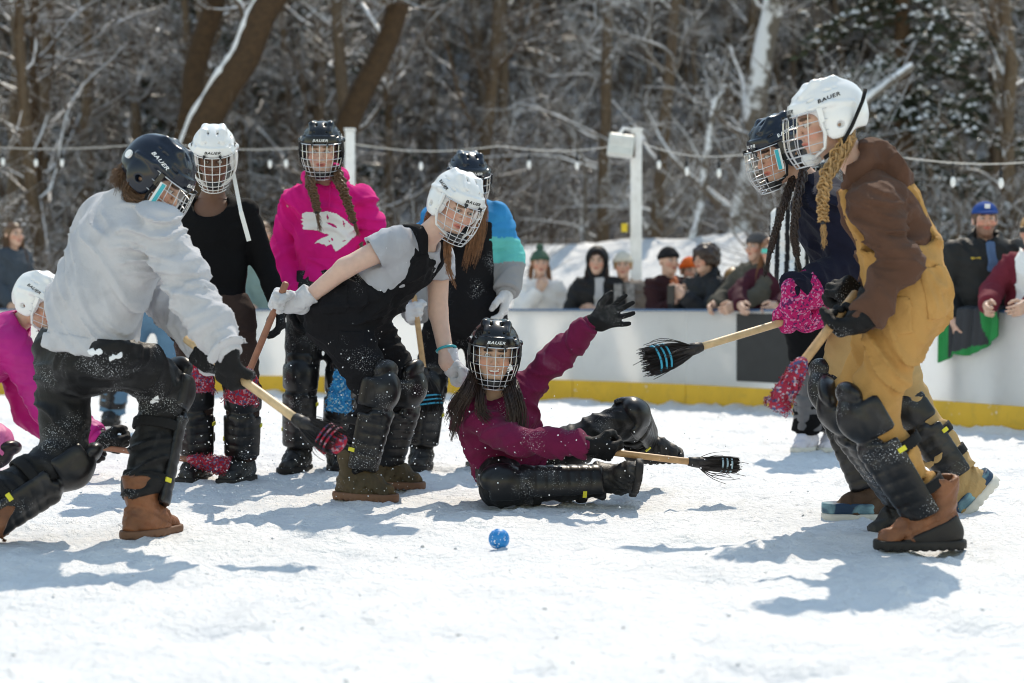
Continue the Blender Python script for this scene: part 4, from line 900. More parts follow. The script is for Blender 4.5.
    def top(s, name, m, e=0.03, hem=0.10, arms='AB', sleeve=0.022, wrist=0.006, el=0.004, amp=0.016, hood=False, res=0.0078, belly=0.0, seed=0.0, colour=None, neck_r=0.066, cuff=True, sh=0.0, short=None, base=0.5, hood_size=1.0, band=False, scoop=0.0):
        j = s.j; t = s.torso(e, hem, belly, sh); up = unit(s.mid - s.H); t = I(t, half(s.H - up * hem, -up), k=0.01)
        if short is None: sl = [U(0.02, rc(j['s' + x], j['e' + x], 0.053 * s.sc + sleeve, 0.042 * s.sc + sleeve + el), I(rc(j['e' + x], j['w' + x] + (j['w' + x] - j['e' + x]) * 0.15, 0.042 * s.sc + sleeve + el, 0.031 * s.sc + sleeve + wrist), half(j['w' + x], j['w' + x] - j['e' + x]), k=0.014)) for x in arms]
        else: sl = [I(rc(j['s' + x], j['s' + x] + (j['e' + x] - j['s' + x]) * (short + 0.2), 0.056 * s.sc + sleeve * 0.8, 0.050 * s.sc + sleeve), half(j['s' + x] + (j['e' + x] - j['s' + x]) * short, j['e' + x] - j['s' + x])) for x in arms]
        f = U(0.022, t, *sl)
        for x in arms:
            d = unit(j['w' + x] - j['e' + x]); w_ = j['w' + x]; r_ = 0.026 * s.sc + sleeve * 0.4
            if short is not None: d = unit(j['e' + x] - j['s' + x]); w_ = j['s' + x] + (j['e' + x] - j['s' + x]) * short; r_ = 0.046 * s.sc + sleeve * 0.6
            if short is not None: f = D(f, rc(w_ - d * 0.03, w_ + d * 0.06, r_, r_ + 0.004), k=0.004)
        f = D(f, rc(s.N, wr(s.hd, s.F, (0, 0.0, -0.09)), neck_r * 0.85, neck_r * 1.25), k=0.012)
        if scoop: f = D(f, ell(s.N + unit(s.front) * 0.075 - unit(s.N - s.ch) * 0.02, V(0.085, 0.09, 0.075) * scoop, np.array([s.lat, unit(s.front), np.cross(s.lat, unit(s.front))])), k=0.006)
        fd_ = folds(s.segs(), amp, seed, s.jts(arms), base); seams = [] if short is not None else [(j['s' + x] + (j['e' + x] - j['s' + x]) * 0.10, unit(j['e' + x] - j['s' + x])) for x in arms]
        def dp(P):
            o_ = fd_(P)
            for c_, d_ in seams: q = P - c_; o_ = o_ + 0.005 * np.exp(-((q @ d_) / 0.006) ** 2) * ((q * q).sum(1) < 0.02)
            return o_
        o = sculpt(name, f, res, m, s.e, disp=dp, colour=colour); s.topf = f; s.topd = dp
        if band: hb = I(off(t, 0.005), half(s.H - up * (hem - 0.06), up), k=0.004); sculpt('hem_band', D(hb, off(t, -0.02)), 0.0085, m, o, disp=lambda P: fd_(P) * 0.6 + 0.0016 * np.sin(np.arctan2((P - s.H) @ s.lat, (P - s.H) @ np.cross(s.lat, up)) * 60), colour=colour)
        if hood:
            k = hood_size * s.sc; un = unit(s.N - s.ch); f_ = perp(s.front, un); l_ = s.lat; n0 = s.N + un * 0.012; M = np.array([l_, f_, un])
            ring = chain([n0 + (l_ * 0.080 * math.sin(a_) - f_ * 0.060 * math.cos(a_) + f_ * 0.012) * k + un * (0.03 * math.cos(a_) * k + 0.014) for a_ in np.linspace(-2.7, 2.7, 13)], [(0.026 + 0.022 * max(math.cos(a_), 0)) * k for a_ in np.linspace(-2.7, 2.7, 13)], 0.02)
            bag = ell(n0 - f_ * 0.080 * k - un * 0.050 * k, V(0.110, 0.050, 0.095) * k, M); hf = D(U(0.03, ring, bag), rc(n0 - un * 0.02 + f_ * 0.03, wr(s.hd, s.F, (0, 0.02, -0.03)), 0.05 * k, 0.085 * k), k=0.015)
            sculpt('hood', hf, 0.008, m, o, disp=folds([(n0 - l_ * 0.1, n0 + l_ * 0.1, 6, 9)], 0.009, seed + 2, (), 1.0), colour=colour)
        if cuff and short is None:
            for x in arms:
                d = unit(j['w' + x] - j['e' + x]); w_ = j['w' + x]; c_ = D(rc(w_ - d * 0.03, w_ + d * 0.015, 0.031 * s.sc + sleeve * 0.75 + wrist * 0.5, 0.031 * s.sc + sleeve * 0.55), rc(w_ - d * 0.06, w_ + d * 0.06, 0.03 * s.sc, 0.03 * s.sc)); c_ = I(c_, half(w_ + d * 0.02, d), half(w_ - d * 0.035, -d)); sculpt('cuff', c_, 0.007, m, o, colour=colour)
        return o
    def trousers(s, name, m, e=0.018, kn=0.006, an=0.02, th=0.0, amp=0.016, res=0.0080, end=1.0, rise=0.09, seed=0.0, colour=None, extra=None, pe=0.0, legs='AB', hip_m=1.38, base=0.5, under=None):
        j = s.j; up = unit(s.mid - s.H); pel = rc(s.H - up * 0.04, s.H + up * rise, 0.108 * s.sc + e * 0.8 + pe, 0.100 * s.sc + e * 0.6 + pe, s.lat, hip_m)
        if extra is None: pel = I(pel, half(s.H + up * (rise + 0.02), up), k=0.008)
        f = U(0.045, pel, *[s.leg(x, e, kn, an, end, th) for x in legs], *(extra or []))
        if under is not None: hh = s.H - up * under; f0 = f; f = S(lambda P: np.maximum(f0(P), np.minimum((P - hh) @ up, 0.10 - s.topf(P))), f0.lo, f0.hi)
        for x in legs:
            d = unit(j['a' + x] - j['k' + x]); a = j['k' + x] + (j['a' + x] - j['k' + x]) * end; f = D(I(f, S(lambda P, a=a, d=d: np.where(((P - a) ** 2).sum(1) < 0.04, (P - a) @ d, -1), f.lo, f.hi), k=0.0), rc(a - d * 0.03, a + d * 0.08, 0.03 * s.sc + (e + an) * 0.7, 0.034 * s.sc + (e + an) * 0.7), k=0.005)
        dp = folds(s.lsegs(), amp, seed + 3.1, [j[k + x] for x in legs for k in 'hk'] + [j['a' + x] for x in legs], base); s.trf = f; s.trd = dp
        return sculpt(name, f, res, m, s.e, disp=dp, colour=colour)
    def patch(s, parent, name, c, h, M, m, which='tr', thick=0.005, res=0.006, ragged=0.0):
        """a pocket or patch sewn on a garment: the garment's own surface raised inside a box"""
        f, dp = (s.trf, s.trd) if which == 'tr' else (s.topf, s.topd); bxs = rbox(c, h, M, 0.006)
        if ragged: b0 = bxs; bxs = S(lambda P: b0(P) + ragged * (noise(P * 55) + 0.7 * noise(P * 120)), b0.lo - 0.02, b0.hi + 0.02)
        g = S(lambda P: np.maximum(np.maximum(f(P) - thick, -f(P) - 0.035), bxs(P)), bxs.lo, bxs.hi); return sculpt(name, g, res, m, parent, disp=dp)
    def glove(s, sdf, m, name='glove', res=0.0055, colour=None, cuff=None):
        o = sculpt(name, sdf, res, m, s.e, colour=colour)
        if cuff is not None:
            W, f, mm, r = cuff; x = 'A' if np.linalg.norm(s.j['wA'] - W) < np.linalg.norm(s.j['wB'] - W) else 'B'; fa = unit(W - s.j['e' + x]); c_ = U(0.012, rc(W - fa * 0.085, W - fa * 0.03, r * 1.12, r * 0.92), rc(W - fa * 0.03, W + f * 0.02, r * 0.92, r * 0.78)); c_ = I(c_, half(W - fa * 0.085, -fa), k=0.006); sculpt('glove_cuff', c_, 0.006, mm, o, disp=folds([(W - fa * 0.1, W, 24, 10)], 0.004, W[0] * 9, (), 1.0))
        return o

# ------------------------------------------------------------------ brooms
M_WOOD = mat('ash_wood', (0.50, 0.30, 0.145), 0.45, 0.4, var=0.22, vscale=30, bump=0.08, bscale=90)
M_WOODP = mat('pale_wood', (0.62, 0.44, 0.25), 0.45, 0.4, var=0.2, vscale=30, bump=0.08, bscale=90)
M_WOODR = mat('red_wood', (0.30, 0.13, 0.08), 0.5, 0.4, var=0.25, vscale=25, bump=0.08)
M_BRIST = mat('bristle_black', (0.022, 0.018, 0.018), 0.5, 0.4, var=0.5, vscale=40, bump=0)
M_BAND = mat('band_cyan', (0.03, 0.33, 0.50), 0.6, 0.3, bump=0.3)
M_TAPE = mat('tape_black', (0.02, 0.018, 0.018), 0.5, 0.4, bump=0.3)
def knit_mat(name, c1, c2, c3, scale=120):
    m = bpy.data.materials.new(name); m.use_nodes = True; t = m.node_tree; N = t.nodes; L = t.links; b = N['Principled BSDF']; b.inputs['Roughness'].default_value = 0.95
    tc = N.new('ShaderNodeTexCoord'); vo = N.new('ShaderNodeTexVoronoi'); vo.inputs['Scale'].default_value = scale; L.new(tc.outputs['Object'], vo.inputs['Vector'])
    cr = N.new('ShaderNodeValToRGB'); e = cr.color_ramp.elements; e[0].color = (*c1, 1); e[1].position = 0.8; e[1].color = (*c3, 1); x = e.new(0.55); x.color = (*c1, 1); x = e.new(0.62); x.color = (*c2, 1); cr.color_ramp.interpolation = 'CONSTANT'
    sp = N.new('ShaderNodeSeparateColor'); L.new(vo.outputs['Color'], sp.inputs[0]); L.new(sp.outputs[0], cr.inputs[0]); L.new(cr.outputs[0], b.inputs['Base Color'])
    bp = N.new('ShaderNodeBump'); bp.inputs['Strength'].default_value = 0.8; bp.inputs['Distance'].default_value = 0.006; L.new(vo.outputs['Distance'], bp.inputs['Height']); L.new(bp.outputs[0], b.inputs['Normal']); return m
M_KRED = knit_mat('yarn_red', (0.36, 0.012, 0.035), (0.10, 0.07, 0.16), (0.45, 0.22, 0.27))
M_KPINK = knit_mat('yarn_pink', (0.36, 0.02, 0.05), (0.48, 0.36, 0.42), (0.08, 0.08, 0.20))
M_KBLUE = knit_mat('yarn_blue', (0.01, 0.22, 0.50), (0.02, 0.33, 0.62), (0.30, 0.50, 0.62))
def broom(label, top, neck, tip, style='black', wood=None, width=0.075, flat=None, r=0.0135, seed=0, thick=0.03, band_m=None, red_tip=False):
    top, neck, tip = (np.asarray(x, float) for x in (top, neck, tip)); e = empty('broom', neck); tag(e, label, 'broom', 'brooms used by the players')
    d = unit(neck - top); b = MB(); P = np.linspace(top, neck + d * 0.02, 8); b.tube(P, r, 12); b.tube([top - d * 0.006, top + d * 0.002], [r * 0.7, r], 12); b.build('handle', wood or M_WOOD, e)
    a = unit(tip - neck); L = np.linalg.norm(tip - neck); W = perp(flat if flat is not None else V(0, 0, 1), a); T = np.cross(a, W); R = np.random.default_rng(seed)
    if style == 'black':
        core = U(0.02, rc(neck - a * 0.005, neck + a * 0.04, 0.018, 0.024), rc(neck + a * 0.04, neck + a * L * 0.72, 0.020, thick * 0.75, W, width / thick * 0.62)); 
        hd = sculpt('bristle_core', core, 0.006, M_BRIST, e)
        n = 620; u = (R.random(n) * 2 - 1); w_ = (R.random(n) * 2 - 1); st = neck + a * 0.02 + np.outer(u * 0.016, W) + np.outer(w_ * 0.016, T); ln = L * (0.76 + 0.28 * R.random(n))
        en = neck + np.outer(ln, a) + np.outer(u * width * (0.9 + 0.25 * R.random(n)), W) + np.outer(w_ * thick * (0.8 + 0.5 * R.random(n)), T); s = np.linspace(0, 1, 6); bul = np.outer(u, W) * width * 0.22
        wild = R.random(n) < 0.05; en[wild] += R.normal(size=(wild.sum(), 3)) * 0.022; bul[wild] += R.normal(size=(wild.sum(), 3)) * 0.010
        Pb = st[:, None] * (1 - s)[None, :, None] + en[:, None] * s[None, :, None] + bul[:, None] * (np.sin(s * math.pi))[None, :, None]
        v, q = vtubes(Pb, np.linspace(1, 0.55, 6)[None] * (0.0016 + 0.0009 * R.random(n))[:, None], 3); o = link('bristles', mesh_np('bristles', v - origin(e), q), M_BRIST, e); o['kind'] = 'stuff'
        b = MB(); b.tube([neck - d * 0.02, neck, neck + a * 0.035], [r * 1.25, r * 1.5, 0.024], 12); b.build('binding', M_TAPE, e)
        for zz in (0.62, 0.72, 0.82):
            c = neck + a * L * zz; ww = width * (0.66 + 0.42 * zz) + 0.003; tt = thick * (0.8 + 0.25 * zz) + 0.004; b = MB(); b.tube([c + W * ww * math.cos(t_) + T * tt * math.sin(t_) for t_ in np.linspace(0, 2 * math.pi, 25)], 0.0042, 6, cap=False); b.build('stitch_band', band_m or M_BAND, e)
        if red_tip:
            core2 = I(rc(neck + a * L * 0.55, neck + a * L * 1.0, thick * 0.72, thick * 0.6, W, width / thick * 1.05), half(neck + a * L * 0.74, -a)); sculpt('tip_wrap', off(core2, 0.003), 0.006, M_KRED, e)
    else:
        m = {'red': M_KRED, 'pink': M_KPINK, 'blue': M_KBLUE}[style]; core = U(0.02, rc(neck - a * 0.01, neck + a * 0.03, 0.020, 0.024), rc(neck + a * 0.03, neck + a * L * 0.92, 0.026, thick, W, width / thick * 0.85))
        core = I(core, half(neck + a * L, a), k=0.012); sculpt('yarn_wrap', core, 0.006, m, e, disp=lambda P: 0.007 * noise(P * 38) + 0.004 * noise(P * 90))
        n = 420; u = R.random(n) * 6.28; x = R.random(n); c = neck + np.outer(x * L, a); ww = 0.026 + (width - 0.026) * x; tt = 0.024 + (thick - 0.024) * x; st = c + np.outer(np.cos(u), W) * ww[:, None] + np.outer(np.sin(u), T) * tt[:, None]
        en = st + R.normal(size=(n, 3)) * 0.006 + a * 0.008; Pb = np.stack([st, (st + en) / 2 + R.normal(size=(n, 3)) * 0.005, en], 1); v, q = vtubes(Pb, np.full((n, 3), 0.0016), 3); o = link('loose_yarn', mesh_np('loose_yarn', v - origin(e), q), m, e); o['kind'] = 'stuff'
    return e
# ------------------------------------------------------------------ fabrics
C_MAROON = mat('fleece_maroon', (0.155, 0.012, 0.055), 0.9, 0.15, sheen=0.06, bump=0.35, wrinkle=0.6, flecks=0.25, fleck_scale=170)
C_BROWN = mat('fleece_brown', (0.105, 0.053, 0.036), 0.92, 0.12, sheen=0.05, bump=0.4, wrinkle=0.5)
C_NAVY = mat('fleece_navy', (0.009, 0.010, 0.024), 0.9, 0.15, sheen=0.05, bump=0.35, wrinkle=0.5)
C_GREY = mat('fleece_grey', (0.50, 0.50, 0.525), 0.92, 0.15, sheen=0.05, bump=0.4, wrinkle=0.4, var=0.05, dirt=(0.2, 0.2, 0.22), dirt_amt=0.25)
C_PINK = mat('fleece_pink', (0.72, 0.012, 0.22), 0.9, 0.15, sheen=0.05, bump=0.3, wrinkle=0.5)
C_MUST = mat('duck_mustard', (0.47, 0.255, 0.085), 0.85, 0.2, bump=0.5, wrinkle=0.55, var=0.14, vscale=6, dirt=(0.25, 0.13, 0.04), dirt_amt=0.35)
C_TAN = mat('canvas_tan', (0.42, 0.28, 0.13), 0.85, 0.2, bump=0.5, wrinkle=0.5)
C_BLACKP = mat('snow_pants_black', (0.009, 0.009, 0.010), 0.55, 0.22, bump=0.25, wrinkle=0.6, flecks=0.45, fleck_scale=170, dirt=(0.08, 0.08, 0.085), dirt_amt=0.4)
C_DENIMB = mat('work_denim_black', (0.010, 0.010, 0.012), 0.85, 0.15, bump=0.5, wrinkle=0.6, flecks=0.2, fleck_scale=170)
C_SHELL = mat('shell_charcoal', (0.010, 0.010, 0.011), 0.5, 0.25, bump=0.3, wrinkle=0.6, flecks=0.35, fleck_scale=170, dirt=(0.13, 0.13, 0.14), dirt_amt=0.5)
C_BROWNP = mat('trousers_dark_brown', (0.040, 0.024, 0.020), 0.85, 0.2, bump=0.4, wrinkle=0.6, flecks=0.15, fleck_scale=170)
C_KNITB = mat('jersey_black', (0.005, 0.005, 0.006), 0.85, 0.12, bump=0.3, wrinkle=0.3)
C_TEE = mat('tee_grey', (0.42, 0.43, 0.47), 0.92, 0.15, bump=0.3, wrinkle=0.5)
C_MAG = mat('jacket_magenta', (0.46, 0.012, 0.20), 0.55, 0.3, bump=0.2, wrinkle=0.5)
C_LPINK = mat('snow_pants_pink', (0.62, 0.14, 0.34), 0.55, 0.3, bump=0.2, wrinkle=0.5)
C_DENIM = mat('denim_blue', (0.10, 0.20, 0.30), 0.85, 0.2, bump=0.5, wrinkle=0.5)
G_BLACK = mat('glove_black', (0.008, 0.008, 0.009), 0.65, 0.2, bump=0.5, bscale=220, flecks=0.4, fleck_scale=170)
G_WHITE = mat('glove_white', (0.62, 0.62, 0.64), 0.8, 0.2, bump=0.4, dirt=(0.2, 0.19, 0.18), dirt_amt=0.5)
L_RUST = mat('leather_rust', (0.22, 0.085, 0.038), 0.5, 0.35, bump=0.4, var=0.35, vscale=14, dirt=(0.06, 0.03, 0.02), dirt_amt=0.7)
L_DARK = mat('boot_black', (0.018, 0.017, 0.017), 0.5, 0.35, bump=0.3, flecks=0.5, fleck_scale=170, dirt=(0.10, 0.09, 0.08), dirt_amt=0.6)
L_OLIVE = mat('boot_olive', (0.075, 0.055, 0.030), 0.7, 0.25, bump=0.4, flecks=0.4, fleck_scale=170, var=0.4, dirt=(0.22, 0.12, 0.03), dirt_amt=0.5)
L_GAITER_SHADED = mat('gaiter_shaded', (0.075, 0.045, 0.030), 0.8, 0.25, bump=0.4, wrinkle=0.6, dirt=(0.2, 0.15, 0.11), dirt_amt=0.3)
S_WHITE = mat('sole_white', (0.66, 0.64, 0.58), 0.6, 0.3, bump=0.2, dirt=(0.3, 0.28, 0.24), dirt_amt=0.4)
S_NAVY = mat('sneaker_navy', (0.02, 0.05, 0.10), 0.6, 0.3, bump=0.2, dirt=(0.30, 0.55, 0.60), dirt_amt=0.9)
S_GUM = mat('sole_gum', (0.17, 0.085, 0.05), 0.6, 0.3, bump=0.2)
def magenta_print():
    return knit_mat('print_magenta', (0.50, 0.008, 0.14), (0.12, 0.01, 0.10), (0.62, 0.20, 0.38), 135)
G_PRINT = magenta_print()
H_BLOND, H_DARK, H_BROWN, H_AUBURN = hair_mat('blond', (0.40, 0.23, 0.09)), hair_mat('dark', (0.035, 0.018, 0.012)), hair_mat('brown', (0.12, 0.062, 0.030)), hair_mat('auburn', (0.24, 0.105, 0.045))

def bands(P, m, pts, r, name, parent, w=0.012, res=0.006): pass
def box_on(parent, name, c, h, M, m, bev=0.004):
    b = MB(); b.box(np.asarray(c, float), np.asarray(h, float), np.asarray(M, float)); o = b.build(name, m, parent, smooth=False); bv = o.modifiers.new('bevel', 'BEVEL'); bv.width = bev; bv.segments = 2; return o
def decal_px(parent, target, polys, m, name, d_hint, step=0.7, offm=0.003, holes=()):
    """flat print laid on a garment: polygons given as seen from the front, wrapped onto its surface"""
    og = origin(parent); me = target.data; tg = origin(target)
    bv = BVHTree.FromPolygons([Vector(np.array(v.co) + tg) for v in me.vertices], [tuple(p.vertices) for p in me.polygons]); mb = MB(); c0 = V(0, 0, HC)
    def inside(x, y, poly):
        r = False; n = len(poly)
        for i in range(n):
            (x1, y1), (x2, y2) = poly[i], poly[(i + 1) % n]
            if (y1 > y) != (y2 > y) and x < (x2 - x1) * (y - y1) / (y2 - y1) + x1: r = not r
        return r
    x0 = min(p[0] for q in polys for p in q); x1 = max(p[0] for q in polys for p in q); y0 = min(p[1] for q in polys for p in q); y1 = max(p[1] for q in polys for p in q)
    nx_, ny_ = int((x1 - x0) / step) + 2, int((y1 - y0) / step) + 2; V_, idx = [], {}
    for i in range(nx_):
        for k_ in range(ny_):
            px, py = x0 + i * step, y0 + k_ * step; d = unit(at(px, py, d_hint) - c0); h = bv.ray_cast(Vector(c0), Vector(d), 30)
            if h[0] is not None and h[3] < d_hint + 0.6: idx[i, k_] = len(V_); V_.append(np.array(h[0]) + np.array(h[1]) * offm)
    F_ = []
    for i in range(nx_ - 1):
        for k_ in range(ny_ - 1):
            ks = [(i, k_), (i + 1, k_), (i + 1, k_ + 1), (i, k_ + 1)]
            if all(t in idx for t in ks) and any(inside(x0 + (i + 0.5) * step, y0 + (k_ + 0.5) * step, p) for p in polys) and not any(inside(x0 + (i + 0.5) * step, y0 + (k_ + 0.5) * step, p) for p in holes): F_.append(tuple(idx[t] for t in ks)[::-1])
    if F_: mb.add(V_, F_); return mb.build(name, m, parent)

# ------------------------------------------------------------------ player in the brown hoodie and mustard overalls (right, nearest)
p = Person('player in brown hoodie, mustard overalls and white helmet bending over a pink-wrapped broom', 5.79,
    dict(sA=(874, 205, -0.17), sB=(862, 203, 0.17), nk=(866, 174), hd=(826, 124), eA=(899, 266, -0.22), eB=(885, 272, 0.2), wA=(866, 292, -0.2), wB=(860, 290, 0.12), hA=(908, 300, -0.10), hB=(905, 298, 0.10), sp=(901, 250), chest=(882, 208),
         kA=(872, 410, -0.12), kB=(850, 404, 0.22), aA=(936, 517, -0.12), aB=(912, 500, 0.40)), (-0.95, -0.10, -0.26), front=(-0.9, 0, -0.4), skin=(0.66, 0.42, 0.32))
j = p.j; b_top, b_neck, b_tip = at(846, 306, 5.66), at(801, 365, 5.55), at(776, 408, 5.50)
ax = unit(b_neck - b_top); gA = b_top + ax * 0.045; gB = b_top + ax * 0.14
W1, f1, n1, t1 = grip(gA, ax, j['eA'], 'L', 1.12, 1); W2, f2, n2, t2 = grip(at(838, 290, 5.9), ax, j['eB'], 'R', 1.1, 1); j['wA'] = W1 - f1 * 0.02; j['wB'] = W2 - f2 * 0.02
p.body(iris=(0.08, 0.10, 0.10), look=(0, 0, -0.2)); p.top('hoodie', C_BROWN, e=0.004, hem=0.02, sleeve=0.020, el=0.006, wrist=0.004, hood=True, seed=1.0, amp=0.030, base=0.4, hood_size=1.0)
lat = p.lat; ts = p.torso(0.012, 0.0); up = unit(p.mid - p.H); side = S(lambda P: np.abs((P - p.mid) @ lat) - 0.070, ts.lo, ts.hi)
bib = I(ts, half(p.ch + up * 0.09, up + V(-0.2, 0, 0)), side); low = I(p.torso(0.018, 0.0), half(p.mid + up * 0.005, up + V(-0.1, 0, 0)))
ov = p.trousers('overalls', C_MUST, e=0.018, kn=0.0, an=-0.004, th=0.006, end=0.78, extra=[bib, low], amp=0.022, seed=2.0, pe=0.0, base=0.7)
Mp = np.array([unit(V(1, 0, 0.15)), V(0, 1, 0), unit(V(-0.15, 0, 1))]); p.patch(ov, 'hip_pocket', at(938, 293, 5.64), V(0.058, 0.10, 0.082), Mp, C_MUST); p.patch(ov, 'side_pocket', at(893, 318, 5.62), V(0.050, 0.09, 0.062), Mp, C_MUST)
shin_guard(p.e, j['kA'], j['aA'], (-1, -0.15, 0.2), 1.05, (0.082, 0.068)); shin_guard(p.e, j['kB'], j['aB'], (-1, 0, 0.2), 1.0, (0.082, 0.068))
boot(p.e, j['aA'], (-1, -0.08, 0), (0.0, 0, 1), L_RUST, M_RUBBER, 1.12, 0.12, m_foot=M_RUBBER); boot(p.e, j['aB'], (-1, -0.05, -0.30), (-0.3, 0, 1), L_DARK, M_RUBBER, 1.08, 0.12)
p.glove(hand_sdf(W1, f1, n1, t1, GRIP, 0.03, 1.16, 0.005, 0.8), G_BLACK, cuff=(W1, f1, G_BLACK, 0.056)); p.glove(hand_sdf(W2, f2, n2, t2, GRIP, 0.03, 1.12, 0.005, 0.8), G_BLACK, cuff=(W2, f2, G_BLACK, 0.054))
hl = helmet(p.e, p.hd, p.F, M_HWHITE, M_STEEL, M_INK_B, M_CAGEW)
on_helmet(hl, 'black_strap', [(-0.106, -0.128, 0.075), (-0.116, -0.105, 0.040), (-0.114, -0.05, -0.03), (-0.10, 0.0, -0.085), (-0.05, 0.05, -0.11)], 0.007, M_STRAP)
wq = lambda q: wr(p.hd, p.F, q)
braid(p.e, [wq((-0.075, -0.04, -0.06)), at(826, 175, 5.64), at(822, 200, 5.60), at(823, 222, 5.60)], 0.017, 0.011, H_BLOND, 6, 0.085, 1)
hair(p.e, 'loose_hair', [[wq((-0.06, -0.06, -0.03)), wq((-0.075, -0.05, -0.08)), at(832, 178, 5.66)], [wq((-0.07, 0.02, 0.02)), wq((-0.08, 0.0, -0.05)), wq((-0.075, -0.04, -0.09))]], 70, 0.02, 0.012, 0.0017, H_BLOND, 2)
broom('broom with pink and red yarn-wrapped head held low by the brown hoodie player', b_top - ax * 0.06, b_neck, b_tip, 'pink', M_WOOD, 0.043, (0.7, 0.1, 0.6), 0.0155, 1, thick=0.032)

# ------------------------------------------------------------------ player in the navy sweatshirt
p = Person('player in navy sweatshirt and dark helmet with dark braids, gripping a broom in pink mitts', 6.7,
    dict(sA=(828, 208, -0.17), sB=(815, 206, 0.17), nk=(814, 188), hd=(781, 153), eA=(850, 270, -0.17), eB=(838, 280, 0.15), wA=(806, 300, -0.15), wB=(828, 300, 0.1), hA=(866, 304, -0.1), hB=(870, 302, 0.1), chest=(832, 222), sp=(852, 262),
         kA=(835, 388, -0.05), kB=(912, 405, 0.15), aA=(876, 494, -0.12), aB=(963, 480, 0.12)), (-0.88, -0.28, -0.38), front=(-0.8, -0.2, -0.5), skin=(0.60, 0.36, 0.26))
j = p.j; b_top, b_neck, b_tip = at(826, 309, 6.5), at(697, 348, 6.28), at(646, 363, 6.2); ax = unit(b_neck - b_top)
W1, f1, n1, t1 = grip(b_top + ax * 0.155, ax, j['eA'], 'L', 1.15, 1); W2, f2, n2, t2 = grip(b_top + ax * 0.045, ax, j['eB'], 'R', 1.15, 1); j['wA'] = W1 - f1 * 0.02; j['wB'] = W2 - f2 * 0.02
p.body(look=(0, 0, -0.2), brow=(0.03, 0.015, 0.01)); p.top('sweatshirt', C_NAVY, e=0.028, hem=0.06, sleeve=0.026, el=0.008, seed=4.0, hood=False, amp=0.022, band=True)
p.trousers('trousers', C_TAN, e=0.016, kn=0.002, an=0.018, end=0.9, amp=0.014, seed=5.0)
shin_guard(p.e, j['kA'], j['aA'], (-1, -0.25, 0.2), 0.95, (0.074, 0.066)); shin_guard(p.e, j['kB'], j['aB'], (-0.85, -0.5, -0.1), 0.95, (0.074, 0.066))
boot(p.e, j['aA'], (-1, -0.1, 0), (0, 0, 1), L_GAITER_SHADED, S_WHITE, 1.14, 0.14, 0.034, sole_band=S_NAVY, laces=False); boot(p.e, j['aB'], (-0.69, -0.05, -0.72), (-0.72, 0, 0.69), C_TAN, S_WHITE, 1.14, 0.14, 0.034, sole_band=S_NAVY, laces=False)  # matching uppers: the brown copy has shade painted in, the tan one sunlight
p.glove(hand_sdf(W1, f1, n1, t1, GRIP, 0.02, 1.18, 0.007, 0.8, True), G_PRINT, 'mitt', cuff=(W1, f1, G_PRINT, 0.070)); p.glove(hand_sdf(W2, f2, n2, t2, GRIP, 0.02, 1.18, 0.007, 0.8, True), G_PRINT, 'mitt', cuff=(W2, f2, G_PRINT, 0.070))
helmet(p.e, p.hd, p.F, M_HNAVY, M_STEEL, M_INK_W, M_BLACK, sticker=True)
wq = lambda q: wr(p.hd, p.F, q)
braid(p.e, [wq((-0.07, -0.05, -0.06)), at(797, 200, 6.5), at(793, 235, 6.46), at(797, 256, 6.44)], 0.013, 0.009, H_DARK, 9, 0.10, 3); braid(p.e, [wq((-0.03, 0.0, -0.10)), at(783, 205, 6.6), at(774, 235, 6.58), at(770, 252, 6.57)], 0.012, 0.008, H_DARK, 9, 0.10, 4)
broom('black broom with cyan stitching held out level by the navy sweatshirt player', b_top - ax * 0.05, b_neck, b_tip, 'black', M_WOODP, 0.049, (0.1, 0.1, 1), 0.0145, 2, thick=0.042)

# ------------------------------------------------------------------ seated player in maroon
p = Person('player in maroon sweatshirt and black helmet sitting on the snow with one arm flung up', 7.14,
    dict(sA=(466, 412, -0.06), sB=(528, 384, 0.06), nk=(493, 399, 0.0), hd=(494, 356, -0.06), eA=(514, 441, -0.24), eB=(562, 353, 0.05), wA=(584, 446, -0.24), wB=(590, 324, -0.02), hA=(500, 473, 0.08), hB=(534, 466, 0.18), chest=(496, 420, 0.04), sp=(505, 448, 0.10),
         kA=(500, 487, -0.24), kB=(626, 419, 0.12), aA=(607, 483, -0.16), aB=(640, 440, 0.48)), (0.05, -0.98, -0.10), up=(0.06, 0, 1), front=(0.3, -1, 0), skin=(0.66, 0.42, 0.30), base=0)
j = p.j; b_top, b_neck, b_tip = at(583, 449, 6.92), at(693, 462, 6.98), at(738, 465, 7.02); ax = unit(b_neck - b_top)
W1, f1, n1, t1 = grip(at(603, 451.5, 6.93), ax, j['eA'] + V(-0.05, 0, 0.08), 'R', 1.08, 1, roll=0.0); f1 = unit(V(0.75, 0.0, -0.65)); f1 = perp(f1, t1) if abs(f1 @ t1) < 0.9 else f1
W1 = at(590, 446, 6.90); f1 = unit(V(0.9, 0.12, -0.25)); t1 = unit(V(0.2, -0.6, 0.7)); t1 = perp(t1, f1); n1 = np.cross(t1, f1); j['wA'] = W1 - f1 * 0.02
f2 = unit(V(0.93, -0.10, 0.33)); t2 = perp(V(-0.35, 0.15, 0.95), f2); n2 = -np.cross(t2, f2); W2 = j['wB'] + f2 * 0.02
